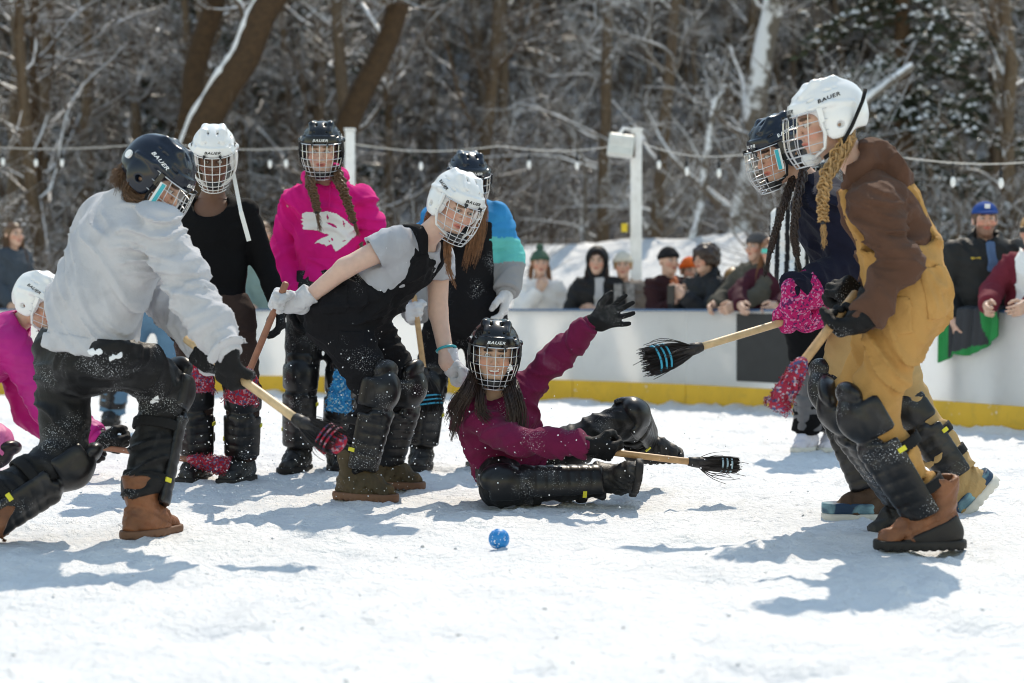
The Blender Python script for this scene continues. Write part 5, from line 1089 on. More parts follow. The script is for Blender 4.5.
bo_ = p.body(smile=1.0, brow=(0.03, 0.015, 0.01)); sculpt('teeth', U(0.002, *[rc(wr(p.hd, p.F, (x, 0.0955 - 9 * x * x, -0.0505 + 5 * x * x)), wr(p.hd, p.F, (x + 0.005, 0.0955 - 9 * (x + 0.005) ** 2, -0.0505 + 5 * (x + 0.005) ** 2)), 0.0042, 0.0042) for x in (-0.017, -0.012, -0.007, -0.002, 0.003, 0.008, 0.012)]), 0.003, mat('tooth_white', (0.75, 0.72, 0.66), 0.3, 0.4, var=0, bump=0), bo_); p.top('sweatshirt', C_MAROON, e=0.024, hem=0.05, sleeve=0.011, el=0.006, wrist=0.010, seed=6.0, amp=0.020, base=0.6, band=True)
p.trousers('trousers', C_SHELL, e=0.014, kn=0.002, an=0.006, end=0.95, amp=0.014, seed=7.0)
shin_guard(p.e, j['kA'], j['aA'], (0.05, -0.55, 0.83), 0.9, (0.066, 0.060), thigh=False); shin_guard(p.e, j['kB'], j['aB'], (0.9, 0.1, 0.45), 0.95, (0.072, 0.066), thigh=False)
boot(p.e, j['aA'] + V(0.03, 0, 0.015), (0.05, -0.92, 0.36), (-1, 0.0, 0.1), L_DARK, M_RUBBER, 1.05, 0.09); boot(p.e, j['aB'], (0.9, -0.3, -0.1), (-0.2, -0.5, 0.8), L_DARK, M_RUBBER, 1.0, 0.10)
p.glove(hand_sdf(W1, f1, n1, t1, (0.7, 1.2, 0.9), 0.02, 1.08, 0.004, 0.7), G_BLACK, cuff=(W1, f1, G_BLACK, 0.034)); p.glove(hand_sdf(W2, f2, n2, t2, (0.12, 0.22, 0.18), 0.26, 1.08, 0.002, -0.1), G_BLACK, cuff=(W2, f2, G_BLACK, 0.034))
helmet(p.e, p.hd, p.F, M_HBLACK, M_STEEL, M_INK_W, M_BLACK)
wq = lambda q: wr(p.hd, p.F, q)
hair(p.e, 'long_hair', [[wq((0.07, 0.0, -0.06)), at(470, 392, 6.92), at(458, 412, 6.96), at(452, 440, 6.98)], [wq((0.075, 0.0, -0.05)), at(466, 390, 6.98), at(455, 402, 7.02), at(448, 420, 7.05)], [wq((0.05, 0.01, -0.09)), at(480, 398, 6.94), at(480, 412, 6.94), at(490, 420, 6.92)], [wq((-0.065, 0.0, -0.07)), at(516, 392, 6.97), at(522, 415, 6.96), at(520, 440, 6.94)], [wq((-0.05, 0.0, -0.09)), at(508, 396, 6.95), at(514, 415, 6.93), at(512, 430, 6.92)]], 130, 0.018, 0.030, 0.0017, H_DARK, 5)
broom('broom lying out along the snow from the seated maroon player, frosted dark bristles', b_top, b_neck, b_tip, 'black', M_WOOD, 0.027, (0, 0.3, 1), 0.014, 3, thick=0.024, band_m=mat('band_frost', (0.35, 0.5, 0.58), 0.7))

# ------------------------------------------------------------------ player in grey T-shirt and black bib dungarees
p = Person('player in grey T-shirt, black bib dungarees and white helmet leaning forward on bare arms', 7.33,
    dict(sA=(394, 243, -0.13), sB=(438, 258, 0.12), nk=(425, 238, -0.02), hd=(455, 207, -0.14), eA=(345, 268, -0.2), eB=(438, 312, 0.10), wA=(300, 292, -0.2), wB=(448, 364, 0.02), hA=(338, 316, -0.09), hB=(358, 312, 0.1), chest=(402, 262, 0), sp=(374, 288),
         kA=(375, 388, -0.14), kB=(402, 384, 0.12), aA=(357, 474, -0.12), aB=(383, 464, 0.26)), (0.45, -0.78, -0.44), up=(0.25, 0, 1), front=(0.6, -0.5, -0.6), skin=(0.68, 0.45, 0.36))
j = p.j; b_top, b_neck, b_tip = at(283, 290, 7.08), at(249, 372, 7.2), at(240, 402, 7.25); ax = unit(b_neck - b_top)
W1, f1, n1, t1 = grip(at(279, 303, 7.10), ax, j['eA'], 'R', 1.06, -1); j['wA'] = W1 - f1 * 0.02; f2 = unit(V(0.75, 0.15, -0.65)); n2 = unit(V(-0.5, -0.8, -0.2)); n2 = perp(n2, f2); t2 = -np.cross(f2, n2); W2 = j['wB'] + f2 * 0.01
p.body(hands=(hand_sdf(W2, f2, n2, t2, GRIP, 0.02, 0.95, 0, 0.7),), iris=(0.10, 0.14, 0.16), brow=(0.22, 0.13, 0.07), look=(0.1, 0, -0.1))
p.top('t_shirt', C_TEE, e=0.008, hem=0.0, sleeve=0.022, short=0.42, seed=8.0, amp=0.012, neck_r=0.085)
lat = p.lat; up = unit(p.ch - p.H); ts = p.torso(0.018, 0.0, belly=0.006); fr = perp(V(0.6, -0.6, -0.6), up)
bib = I(ts, half(p.ch + up * 0.06, up - fr * 0.35), S(lambda P: np.abs((P - p.ch) @ lat) - 0.100 - 0.35 * np.clip(-((P - p.ch) @ up) - 0.06, 0, 1), ts.lo, ts.hi))
p.trousers('dungarees', C_DENIMB, e=0.020, kn=0.0, an=-0.004, th=0.010, end=0.92, extra=[bib, I(p.torso(0.022, 0.0, belly=0.006), half(p.mid, up))], amp=0.024, seed=9.0, pe=0.010, base=0.6)
du = p.e.children[-1]; Md = np.array([unit(V(0.75, 0.5, 0.35)), unit(V(0.55, -0.8, 0)), unit(np.cross(V(0.75, 0.5, 0.35), V(0.55, -0.8, 0)))])
for nm, px, py, dd, hh in (('hip_pocket', 335, 300, 7.18, (0.055, 0.10, 0.06)), ('thigh_pocket', 352, 345, 7.16, (0.06, 0.10, 0.07)), ('bib_pocket', 416, 268, 7.2, (0.05, 0.08, 0.055))): p.patch(du, nm, at(px, py, dd), V(*hh), np.eye(3), C_DENIMB)
st_ = I(off(p.torso(0.008, 0), 0.013), half(p.ch + up * 0.0, -up))
for s in (-1, 1): sculpt('shoulder_strap', I(st_, S(lambda P, s=s: np.abs((P - p.N) @ lat - s * 0.080) - 0.018, st_.lo, st_.hi)), 0.007, C_DENIMB, du)
shin_guard(p.e, j['kA'], j['aA'], (0.85, -0.55, 0.2), 1.0, (0.078, 0.066)); shin_guard(p.e, j['kB'], j['aB'], (0.85, -0.5, 0.2), 1.0, (0.078, 0.066))
boot(p.e, j['aA'] + V(-0.01, 0, 0.0), (0.85, -0.5, 0), (0, 0, 1), L_OLIVE, S_GUM, 1.14, 0.09); boot(p.e, j['aB'], (0.85, -0.4, 0), (0, 0, 1), L_OLIVE, S_GUM, 1.1, 0.09)
p.glove(hand_sdf(W1, f1, n1, t1, GRIP, 0.02, 1.12, 0.004, 0.75), G_WHITE, 'work_glove', cuff=(W1, f1, G_WHITE, 0.044)); p.glove(I(off(hand_sdf(W2, f2, n2, t2, GRIP, 0.02, 0.95, 0, 0.7), 0.006), half(W2 + f2 * 0.0, -f2)), G_WHITE, 'work_glove', cuff=(W2 + f2 * 0.02, f2, G_WHITE, 0.038)); fa_ = unit(W2 - j['eB']); xa_ = perp(V(1, 0, 0), fa_); ya_ = np.cross(fa_, xa_); b = MB(); b.tube([W2 - fa_ * 0.075 + (xa_ * math.cos(t_) + ya_ * math.sin(t_)) * 0.041 for t_ in np.linspace(0, 2 * math.pi, 25)], 0.006, 6, cap=False); b.build('wristband', M_TURQ, p.e)
helmet(p.e, p.hd, p.F, M_HWHITE, M_STEEL, M_INK_B, M_BLACK); wq = lambda q: wr(p.hd, p.F, q)
hair(p.e, 'loose_hair', [[wq((-0.03, -0.02, -0.09)), at(449, 240, 7.20), at(450, 256, 7.18), at(448, 276, 7.17)], [wq((-0.02, -0.03, -0.09)), at(446, 242, 7.2), at(446, 262, 7.18), at(456, 290, 7.17)], [wq((0.07, -0.05, -0.05)), at(428, 215, 7.3), at(424, 228, 7.32)]], 70, 0.010, 0.010, 0.0016, H_AUBURN, 6)
broom('broom with red yarn head hanging upright from the white-gloved hand of the leaning player', b_top - ax * 0.03, b_neck, b_tip, 'red', M_WOODR, 0.082, (1, 0.3, 0), 0.0145, 4, thick=0.035)

# ------------------------------------------------------------------ player in the pale grey sweatshirt (left, back to us)
p = Person('player in pale grey sweatshirt and dark helmet lunging with back turned, at left', 6.06,
    dict(sA=(160, 228, -0.15), sB=(104, 218, 0.12), nk=(132, 203, 0.0), hd=(156, 180, -0.02), eA=(194, 298, -0.24), eB=(160, 292, 0.26), wA=(226, 350, -0.28), wB=(198, 345, 0.0), hA=(114, 348, -0.10), hB=(64, 350, 0.08), chest=(119, 248), sp=(97, 300),
         kA=(166, 388, 0.14), kB=(64, 458, -0.02), aA=(142, 510, 0.0), aB=(-24, 518, -0.2)), (0.74, -0.12, -0.66), front=(0.8, 0.4, -0.4), skin=(0.62, 0.40, 0.30))
j = p.j; b_top, b_neck, b_tip = at(196, 346, 5.92), at(299, 421, 5.66), at(340, 445, 5.56); ax = unit(b_neck - b_top)
W1, f1, n1, t1 = grip(at(236, 375, 5.82), ax, j['eA'], 'R', 1.12, 1); W2, f2, n2, t2 = grip(b_top + ax * 0.05, ax, j['eB'], 'L', 1.1, 1); j['wA'] = W1 - f1 * 0.03; j['wB'] = W2 - f2 * 0.02
p.body(); p.top('sweatshirt', C_GREY, e=0.032, hem=0.018, sleeve=0.024, el=0.012, wrist=0.010, seed=10.0, amp=0.026, belly=0.010, base=0.55, band=True)
p.trousers('trousers', C_BLACKP, e=0.016, kn=0.006, an=0.026, th=0.002, end=0.92, amp=0.022, seed=11.0, pe=0.004, rise=0.06, base=0.5, under=-0.045)
shin_guard(p.e, j['kA'], j['aA'], (0.6, 0.8, 0.1), 0.95, (0.078, 0.074)); shin_guard(p.e, j['kB'], j['aB'], (0.45, -0.1, -0.85), 1.0, (0.082, 0.076))
boot(p.e, j['aA'], (0.5, 0.86, 0), (0, 0, 1), L_RUST, S_GUM, 1.02, 0.12); boot(p.e, j['aB'], (-0.1, 0, -1), (0.9, 0, -0.2), L_RUST, S_GUM, 1.1, 0.11)
p.glove(hand_sdf(W1, f1, n1, t1, GRIP, 0.02, 1.14, 0.004, 0.8), G_BLACK, cuff=(W1, f1, G_BLACK, 0.046)); p.glove(hand_sdf(W2, f2, n2, t2, GRIP, 0.02, 1.12, 0.004, 0.8), G_BLACK, cuff=(W2, f2, G_BLACK, 0.046))
tr_ = [c for c in p.e.children if c.name.startswith('trousers')][0]
for px, py, dd, hx, hz in ((97, 352, 5.9, 0.018, 0.005), (116, 356, 5.88, 0.022, 0.003), (152, 402, 6.05, 0.016, 0.005)): p.patch(tr_, 'snow_smear', at(px, py, dd), V(hx, 0.14, hz), np.array([unit(V(1, 0, 0.25)), V(0, 1, 0), unit(V(-0.25, 0, 1))]), M_TSNOW, 'tr', 0.003, 0.0045, 0.012)['kind'] = 'stuff'
hl = helmet(p.e, p.hd, p.F, M_HNAVY, M_STEEL, M_INK_W, M_BLACK, sticker=True); wq = lambda q: wr(p.hd, p.F, q)
on_helmet(hl, 'round_sticker', [(0.080, -0.105, 0.02), (0.0865, -0.110, 0.02)], 0.016, M_INK_W, 20, False)
hair(p.e, 'loose_hair', [[wq((0.05, -0.09, -0.03)), wq((0.05, -0.10, -0.07)), at(122, 192, 6.0)], [wq((-0.02, -0.10, -0.04)), wq((0.0, -0.12, -0.08)), at(112, 184, 6.05)], [wq((0.075, -0.04, -0.04)), wq((0.07, -0.03, -0.09)), at(146, 200, 5.95)]], 80, 0.022, 0.03, 0.0017, H_BROWN, 7, 0.012)
broom('broom with pale handle and red-tipped black bristles swung by the grey sweatshirt player', b_top - ax * 0.05, b_neck, b_tip, 'black', M_WOODP, 0.046, (0.5, 0.3, 0.8), 0.0155, 5, thick=0.022, band_m=M_KRED, red_tip=True)

# ------------------------------------------------------------------ player in the black jersey
p = Person('player in tight black top and white helmet standing with eyes down, white strap dangling', 8.05,
    dict(sA=(182, 214, 0.0), sB=(247, 212, 0.0), nk=(212, 199), hd=(214, 158, -0.06), eA=(172, 268, 0.02), eB=(263, 262, 0.03), wA=(188, 318, -0.1), wB=(280, 306, -0.05), hA=(195, 318, 0), hB=(233, 318, 0), kA=(196, 392, -0.06), kB=(243, 394, -0.06), aA=(198, 460, 0.0), aB=(242, 461, 0.0)), (0.10, -0.88, -0.44), skin=(0.15, 0.075, 0.048))
j = p.j; f2 = unit(V(0.1, -0.3, -1)); n2 = perp(V(-1, 0, 0), f2); t2 = np.cross(n2, f2)
b_top, b_neck, b_tip = at(203, 320, 7.85), at(198, 362, 7.75), at(199, 392, 7.72); ax = unit(b_neck - b_top)
W1, f1, n1, t1 = grip(at(202, 334, 7.82), ax, j['eA'], 'R', 1.05, -1); j['wA'] = W1 - f1 * 0.02
p.body(lips=(0.13, 0.05, 0.04), brow=(0.02, 0.012, 0.01)); p.top('jersey', C_KNITB, e=0.008, hem=-0.04, sleeve=0.008, wrist=0.004, amp=0.006, seed=12.0, neck_r=0.085, cuff=False, scoop=1.0)
p.trousers('trousers', C_BROWNP, e=0.018, kn=0.004, an=0.004, end=0.95, amp=0.013, seed=13.0)
shin_guard(p.e, j['kA'], j['aA'], (-0.15, -1, 0), 0.95, (0.073, 0.064)); shin_guard(p.e, j['kB'], j['aB'], (0.05, -1, 0), 0.95, (0.073, 0.064))
boot(p.e, j['aA'], (-0.2, -1, 0), (0, 0, 1), L_DARK, M_RUBBER, 1.05, 0.10); boot(p.e, j['aB'], (-0.35, -1, 0), (0, 0, 1), L_DARK, M_RUBBER, 1.05, 0.10)
p.glove(hand_sdf(W1, f1, n1, t1, GRIP, 0.02, 1.06, 0.003, 0.7), G_BLACK, cuff=(W1, f1, G_BLACK, 0.044)); p.glove(hand_sdf(j['wB'], f2, n2, t2, (0.4, 0.5, 0.4), 0.04, 1.06, 0.003, 0.3), G_BLACK, cuff=(j['wB'], f2, G_BLACK, 0.042))
hl = helmet(p.e, p.hd, p.F, M_HWHITE, M_CAGEW, M_INK_B, M_BLACK); b = MB()
q0, q1, q2 = wr(p.hd, p.F, (-0.09, 0.04, -0.06)), at(241, 212, 7.88), at(249, 241, 7.88)
for a_, b_ in ((q0, q1), (q1, q2)): d_ = unit(b_ - a_); b.box((a_ + b_) / 2, V(0.010, np.linalg.norm(b_ - a_) / 2, 0.0025), np.array([np.cross(d_, V(0, -1, 0)), d_, V(0, -1, 0)]))
b.build('dangling_strap', M_CAGEW, p.e, smooth=False)
broom('broom with red yarn head held upright in front of the black top player', b_top, b_neck, b_tip, 'red', M_WOODR, 0.080, (1, 0.1, 0), 0.0145, 6, thick=0.035)

# ------------------------------------------------------------------ player in the pink hoodie
p = Person('player in bright pink hoodie with a white print and two brown braids, black helmet', 8.54,
    dict(sA=(295, 202, 0.0), sB=(363, 200, 0.0), nk=(325, 184), hd=(322, 152, -0.08), eA=(283, 250, 0.03), eB=(380, 250, 0.03), wA=(295, 300, -0.08), wB=(376, 302, -0.1), hA=(308, 293, 0), hB=(344, 293, 0), kA=(301, 374, -0.06), kB=(343, 378, -0.04), aA=(299, 451, 0.0), aB=(338, 450, 0.12)), (0.03, -0.97, -0.2), skin=(0.66, 0.44, 0.35))
j = p.j; f1 = unit(V(-0.05, -0.2, -1)); n1 = perp(V(1, 0, 0), f1); t1 = np.cross(f1, n1); f2 = unit(V(-0.1, -0.3, -1)); n2 = perp(V(-1, 0, 0), f2); t2 = np.cross(n2, f2) 
p.body(look=(0, 0, -0.5), brow=(0.20, 0.12, 0.07)); ho = p.top('hoodie', C_PINK, e=0.008, hem=0.02, sleeve=0.015, el=0.006, seed=14.0, hood=True, amp=0.022, base=0.6, band=True)
p.trousers('trousers', C_BLACKP, e=0.018, kn=0.004, an=0.004, end=0.96, amp=0.014, seed=15.0)
for s in 'AB': shin_guard(p.e, j['k' + s], j['a' + s], (-0.1 if s == 'A' else 0.1, -1, 0), 0.95, (0.073, 0.064))
boot(p.e, j['aA'], (-0.3, -1, 0), (0, 0, 1), L_DARK, M_RUBBER, 1.05, 0.10); boot(p.e, j['aB'], (0.2, -1, 0), (0, 0, 1), L_DARK, M_RUBBER, 1.05, 0.10)
p.glove(hand_sdf(j['wA'], f1, n1, t1, (0.35, 0.4, 0.3), 0.05, 1.12, 0.004, 0.2), G_BLACK, cuff=(j['wA'], f1, G_BLACK, 0.046)); p.glove(hand_sdf(j['wB'], f2, n2, t2, GRIP, 0.03, 1.1, 0.004, 0.7), G_BLACK, cuff=(j['wB'], f2, G_BLACK, 0.046))
helmet(p.e, p.hd, p.F, M_HBLACK, M_STEEL, M_INK_W, M_BLACK); wq = lambda q: wr(p.hd, p.F, q)
braid(p.e, [wq((0.06, 0.0, -0.08)), at(310, 185, 8.34), at(315, 200, 8.32), at(317, 212, 8.32)], 0.020, 0.014, H_BROWN, 6, 0.10, 8); braid(p.e, [wq((-0.06, 0.0, -0.08)), at(342, 185, 8.34), at(349, 205, 8.34), at(354, 222, 8.34)], 0.020, 0.012, H_BROWN, 7, 0.07, 9)
cv_ = lambda L: [(280 + x / 6.21, 180 + y / 6.21) for x, y in L]
decal_px(p.e, ho, [cv_([(140,210),(165,200),(200,198),(245,202),(290,195),(350,210),(400,245),(440,280),(475,310),(482,335),(440,370),(412,398),(380,422),(345,445),(332,425),(322,398),(305,402),(290,412),(278,400),(262,400),(245,392),(218,393),(236,374),(262,360),(292,350),(306,338),(272,332),(232,312),(182,307),(150,308),(140,296),(152,286),(132,272),(148,258),(130,245),(150,236),(136,226)])], M_INK_W, 'chest_print', 8.4, holes=[cv_(L) for L in ([(288, 262), (318, 268), (345, 282), (356, 302), (330, 292), (300, 276)], [(292, 210), (304, 232), (298, 248), (288, 230)], [(318, 360), (332, 366), (328, 378), (316, 372)], [(380, 378), (412, 372), (396, 384)], [(386, 246), (402, 270), (400, 300), (390, 270)], [(300, 372), (312, 380), (304, 388)])])
for s in (-1, 1):
    q0 = p.N + V(s * 0.035, -0.085, 0.0); pts = [q0, q0 + V(s * 0.004, -0.055, -0.06), q0 + V(s * 0.002, -0.075, -0.13)]; b = MB(); b.tube(pts, 0.0035, 6); b.build('drawstring', M_INK_W if False else C_PINK, ho)
p.patch(ho, 'front_pocket', at(325, 268, 8.36), V(0.11, 0.12, 0.06), np.eye(3), C_PINK, 'top', 0.006, 0.007)
broom('bright blue broom head showing behind the leaning player in dungarees', at(356, 296, 8.30), at(343, 368, 8.18), at(338, 412, 8.14), 'blue', M_WOOD, 0.070, (1, 0, 0.1), 0.014, 7, thick=0.036)

# ------------------------------------------------------------------ player in the blue, teal and grey jacket
def jacket_colour(v):
    q = (v - p.e_org) ; z = v[:, 2]; x = v[:, 0]; o = np.tile(V(0.27, 0.27, 0.28), (len(v), 1)); sh = p.j['sB']; el = p.j['eB']
    t_ = (v - sh) @ unit(p.j['wB'] - sh) / np.linalg.norm(p.j['wB'] - sh); arm_ = (x > sh[0] - 0.055)
    o[arm_ & (t_ < 0.30)] = (0.02, 0.24, 0.52); o[arm_ & (t_ >= 0.30) & (t_ < 0.62)] = (0.10, 0.50, 0.48)
    armA = x < p.j['sA'][0] + 0.05; o[armA & (z > el[2] + 0.06)] = (0.02, 0.24, 0.52); o[(~arm_) & (~armA) & (z > sh[2] - 0.06)] = (0.05, 0.26, 0.50); return o
C_BLOCK = mat('jacket_blocks', (1, 1, 1), 0.85, 0.2, attr=True, bump=0.3, wrinkle=0.4, var=0.1)
p = Person('player in blue, teal and grey colour-block jacket and black overalls, dark helmet half hidden', 8.64,
    dict(sA=(435, 222, 0.0), sB=(496, 220, 0.0), nk=(467, 208), hd=(468, 182, -0.05), eA=(418, 262, 0.0), eB=(509, 260, 0.0), wA=(415, 300, -0.15), wB=(506, 292, -0.12), hA=(449, 308, 0), hB=(486, 308, 0), kA=(430, 384, -0.05), kB=(482, 384, -0.05), aA=(422, 449, 0.0), aB=(478, 449, 0.1)), (0.28, -0.90, -0.30), skin=(0.62, 0.40, 0.30))
p.e_org = p.H; j = p.j; b_top, b_neck, b_tip = at(414, 296, 8.38), at(424, 372, 8.30), at(429, 412, 8.26); ax = unit(b_neck - b_top)
W1, f1, n1, t1 = grip(at(417, 312, 8.37), ax, j['eA'], 'R', 1.05, -1); j['wA'] = W1 - f1 * 0.02; f2 = unit(V(-0.1, -0.25, -1)); n2 = perp(V(-1, 0, 0), f2); t2 = np.cross(n2, f2); W2 = j['wB']
p.body(); p.top('jacket', C_BLOCK, e=0.030, hem=0.04, sleeve=0.030, el=0.01, seed=16.0, colour=jacket_colour, amp=0.014)
up = V(0, 0, 1); ts = p.torso(0.038, 0.0); bib = I(ts, half(p.ch + V(0, 0, 0.03), (0, 0.25, 1)), S(lambda P: np.abs((P - p.ch) @ p.lat) - 0.13, ts.lo, ts.hi))
p.trousers('overalls', C_DENIMB, e=0.020, kn=0.004, an=0.004, end=0.95, extra=[bib], amp=0.014, seed=17.0)
for s in 'AB': shin_guard(p.e, j['k' + s], j['a' + s], (-0.1 if s == 'A' else 0.1, -1, 0), 0.95, (0.073, 0.064))
boot(p.e, j['aA'], (-0.1, -1, 0), (0, 0, 1), L_DARK, M_RUBBER, 1.05, 0.10); boot(p.e, j['aB'], (0.3, -1, 0), (0, 0, 1), L_DARK, M_RUBBER, 1.05, 0.10)
p.glove(hand_sdf(W1, f1, n1, t1, GRIP, 0.02, 1.1, 0.004, 0.7), G_WHITE, 'work_glove', cuff=(W1, f1, G_WHITE, 0.046)); p.glove(hand_sdf(W2, f2, n2, t2, (0.35, 0.5, 0.4), 0.05, 1.12, 0.004, 0.3), G_WHITE, 'work_glove', cuff=(W2, f2, G_WHITE, 0.048))
helmet(p.e, p.hd, p.F, M_HNAVY, M_STEEL, M_INK_W, M_BLACK); wq = lambda q: wr(p.hd, p.F, q)
hair(p.e, 'long_hair', [[wq((-0.06, 0.0, -0.07)), at(484, 205, 8.46), at(482, 228, 8.46), at(474, 262, 8.46)], [wq((-0.05, 0.02, -0.09)), at(478, 210, 8.44), at(474, 235, 8.44), at(466, 268, 8.46)], [wq((0.06, 0.0, -0.07)), at(452, 208, 8.46), at(450, 235, 8.46), at(446, 265, 8.46)]], 120, 0.018, 0.032, 0.0018, H_AUBURN, 10)
broom('black broom with cyan bands hanging from the colour-block jacket player', b_top, b_neck, b_tip, 'black', M_WOOD, 0.066, (1, 0, 0), 0.014, 8, thick=0.034)

# ------------------------------------------------------------------ child in the magenta jacket
p = Person('crouching child in magenta jacket and white helmet at the left edge', 8.2,
    dict(sA=(14, 346, -0.1), sB=(6, 338, 0.16), nk=(16, 325, 0.0), hd=(40, 304, -0.05), eA=(48, 408, -0.12), eB=(30, 412, 0.2), wA=(97, 438, -0.15), wB=(80, 446, 0.1), hA=(-62, 398, -0.05), hB=(-66, 394, 0.12), chest=(-12, 352), sp=(-38, 376), kA=(-8, 446, -0.12), kB=(-40, 470, 0.15), aA=(-70, 468, -0.1), aB=(-118, 476, 0.12)), (0.85, -0.30, -0.42), front=(0.6, 0, -0.8), skin=(0.62, 0.40, 0.30), sc=0.9)
j = p.j; b_top, b_neck, b_tip = at(100, 447, 8.0), at(192, 460, 7.93), at(228, 467, 7.90); ax = unit(b_neck - b_top)
W1, f1, n1, t1 = grip(at(114, 449, 7.99), ax, j['eA'] + V(0, 0, 0.25), 'R', 1.0, 1); W1 = at(100, 440, 8.0); f1 = unit(V(0.9, 0.1, -0.25)); t1 = perp(V(0.2, -0.6, 0.7), f1); n1 = np.cross(t1, f1); j['wA'] = W1 - f1 * 0.02
p.body(); p.top('jacket', C_MAG, e=0.04, hem=0.05, sleeve=0.034, el=0.01, seed=18.0, amp=0.014); p.trousers('snow_pants', C_LPINK, e=0.034, kn=0.012, an=0.022, amp=0.014, seed=19.0)
shin_guard(p.e, j['kA'], j['aA'], (0.3, -0.2, -0.9), 0.9, (0.085, 0.075)); shin_guard(p.e, j['kB'], j['aB'], (0.3, -0.2, -0.9), 0.9, (0.085, 0.075))
for s in 'AB': boot(p.e, j['a' + s], (-0.3, 0, -1), (0.9, 0, -0.2), L_DARK, M_RUBBER, 0.95, 0.09)
p.glove(hand_sdf(W1, f1, n1, t1, (0.7, 1.2, 0.9), 0.02, 1.1, 0.006, 0.7), G_BLACK, cuff=(W1, f1, G_BLACK, 0.050)); f2 = unit(V(0.8, 0, -0.6)); t2 = perp(V(0, 0.3, 0.9), f2); p.glove(hand_sdf(j['wB'], f2, -np.cross(t2, f2), t2, (0.5, 0.6, 0.5), 0.02, 1.0, 0.005, 0.5), G_BLACK)
helmet(p.e, p.hd, p.F, M_HWHITE, M_STEEL, M_INK_B, M_BLACK)
broom('broom with red yarn head lying low on the snow by the crouching child', b_top, b_neck, b_tip, 'red', M_WOODR, 0.050, (0, 0.2, 1), 0.014, 9, thick=0.04)

# ------------------------------------------------------------------ official in stripes and the player in jeans
def stripes(v):
    x = (v - p.ch) @ p.lat; k_ = np.floor(x / 0.028 + 0.5).astype(int) % 2; return np.where(k_[:, None] == 0, V(0.012, 0.012, 0.014), V(0.78, 0.78, 0.78))
C_STR = mat('stripe_shirt', (1, 1, 1), 0.85, 0.2, attr=True, bump=0.3, wrinkle=0.3, var=0.05)
p = Person('official in black and white striped shirt standing behind the navy sweatshirt player', 9.7,
    dict(sA=(784, 220, 0.05), sB=(830, 220, -0.05), nk=(806, 206), hd=(806, 176, -0.04), eA=(780, 262, 0), eB=(842, 262, 0), wA=(794, 285, -0.2), wB=(826, 290, -0.2), hA=(800, 310), hB=(828, 310), kA=(810, 380, -0.05), kB=(832, 380, 0.0), aA=(808, 434), aB=(834, 434, 0.1)), (-0.5, -0.85, -0.1), skin=(0.60, 0.38, 0.28))
j = p.j; p.body(); p.top('striped_shirt', C_STR, e=0.022, hem=0.06, sleeve=0.022, seed=20.0, colour=stripes); p.trousers('trousers', C_KNITB, e=0.024, amp=0.012, seed=21.0, end=0.95)
for s in 'AB': shin_guard(p.e, j['k' + s], j['a' + s], (-0.5, -0.85, 0), 0.95, (0.072, 0.066), mat('pad_grey', (0.09, 0.09, 0.10), 0.4, 0.4, flecks=0.4, fleck_scale=170)); boot(p.e, j['a' + s], (-0.5, -0.85, 0), (0, 0, 1), mat('trainer_white', (0.6, 0.58, 0.64), 0.6, 0.3), S_WHITE, 1.0, 0.06)
for s, sd in (('A', 'R'), ('B', 'L')):
    f1 = unit(V(0.3 if s == 'A' else -0.3, -0.8, -0.4)); t1 = perp(V(0, 0, 1), f1); p.glove(hand_sdf(j['w' + s], f1, np.cross(t1, f1) * (1 if sd == 'R' else -1), t1, (0.5, 0.6, 0.5), 0.03, 1.0, 0.003, 0.4), mat('glove_teal', (0.02, 0.05, 0.06), 0.7, 0.3))
helmet(p.e, p.hd, p.F, M_HBLACK, M_STEEL, M_INK_W, M_BLACK)
p = Person('player in blue jeans almost hidden behind the pale grey sweatshirt player', 11.5,
    dict(sA=(132, 218), sB=(180, 218), nk=(156, 206), hd=(156, 186, -0.03), eA=(128, 252), eB=(186, 252), wA=(136, 284, -0.15), wB=(176, 284, -0.15), hA=(144, 306), hB=(168, 306), kA=(118, 366, -0.05), kB=(176, 366, -0.05), aA=(112, 411), aB=(178, 411)), (0.1, -0.98, -0.1), skin=(0.60, 0.38, 0.28))
j = p.j; p.body(); p.top('jacket', C_NAVY, e=0.026, hem=0.02, sleeve=0.02, seed=22.0); p.trousers('jeans', C_DENIM, e=0.022, kn=0.02, amp=0.012, seed=23.0)
for s in 'AB':
    shin_guard(p.e, j['k' + s], j['a' + s], (0, -1, 0), 0.95, (0.080, 0.070)); boot(p.e, j['a' + s], (0, -1, 0), (0, 0, 1), L_DARK, M_RUBBER, 1.0, 0.08)
    f1 = unit(V(0, -0.6, -0.8)); t1 = perp(V(0, -0.6, 0.7), f1); p.glove(hand_sdf(j['w' + s], f1, np.cross(t1, f1) * (1 if s == 'A' else -1), t1, (0.6, 0.7, 0.5), 0.03, 1.0, 0.003, 0.4), G_BLACK)
helmet(p.e, p.hd, p.F, M_HBLACK, M_STEEL, M_INK_W, M_BLACK)

# ------------------------------------------------------------------ the ball
bc = at(499, 539, gd(549.5)); R_ = 0.0355
def ball_sdf():
    f = ell(bc, (R_, R_, R_)); r = np.random.default_rng(4); pits = [ell(bc + unit(r.normal(size=3)) * R_ * 1.02, (0.008, 0.008, 0.008)) for _ in range(9)]
    return D(f, *pits, k=0.004)
o = sculpt('ball', ball_sdf(), 0.0028, mat('ball_blue', (0.004, 0.22, 0.58), 0.45, 0.4, flecks=0.9, fleck_scale=95, var=0.15, vscale=30), empty('ball', bc))
e_ = o.parent; o.parent = None; o.location = e_.location; bpy.data.objects.remove(e_); o.name = 'ball'
tag(o, 'small pitted blue ball hovering just over the snow in the foreground', 'ball')
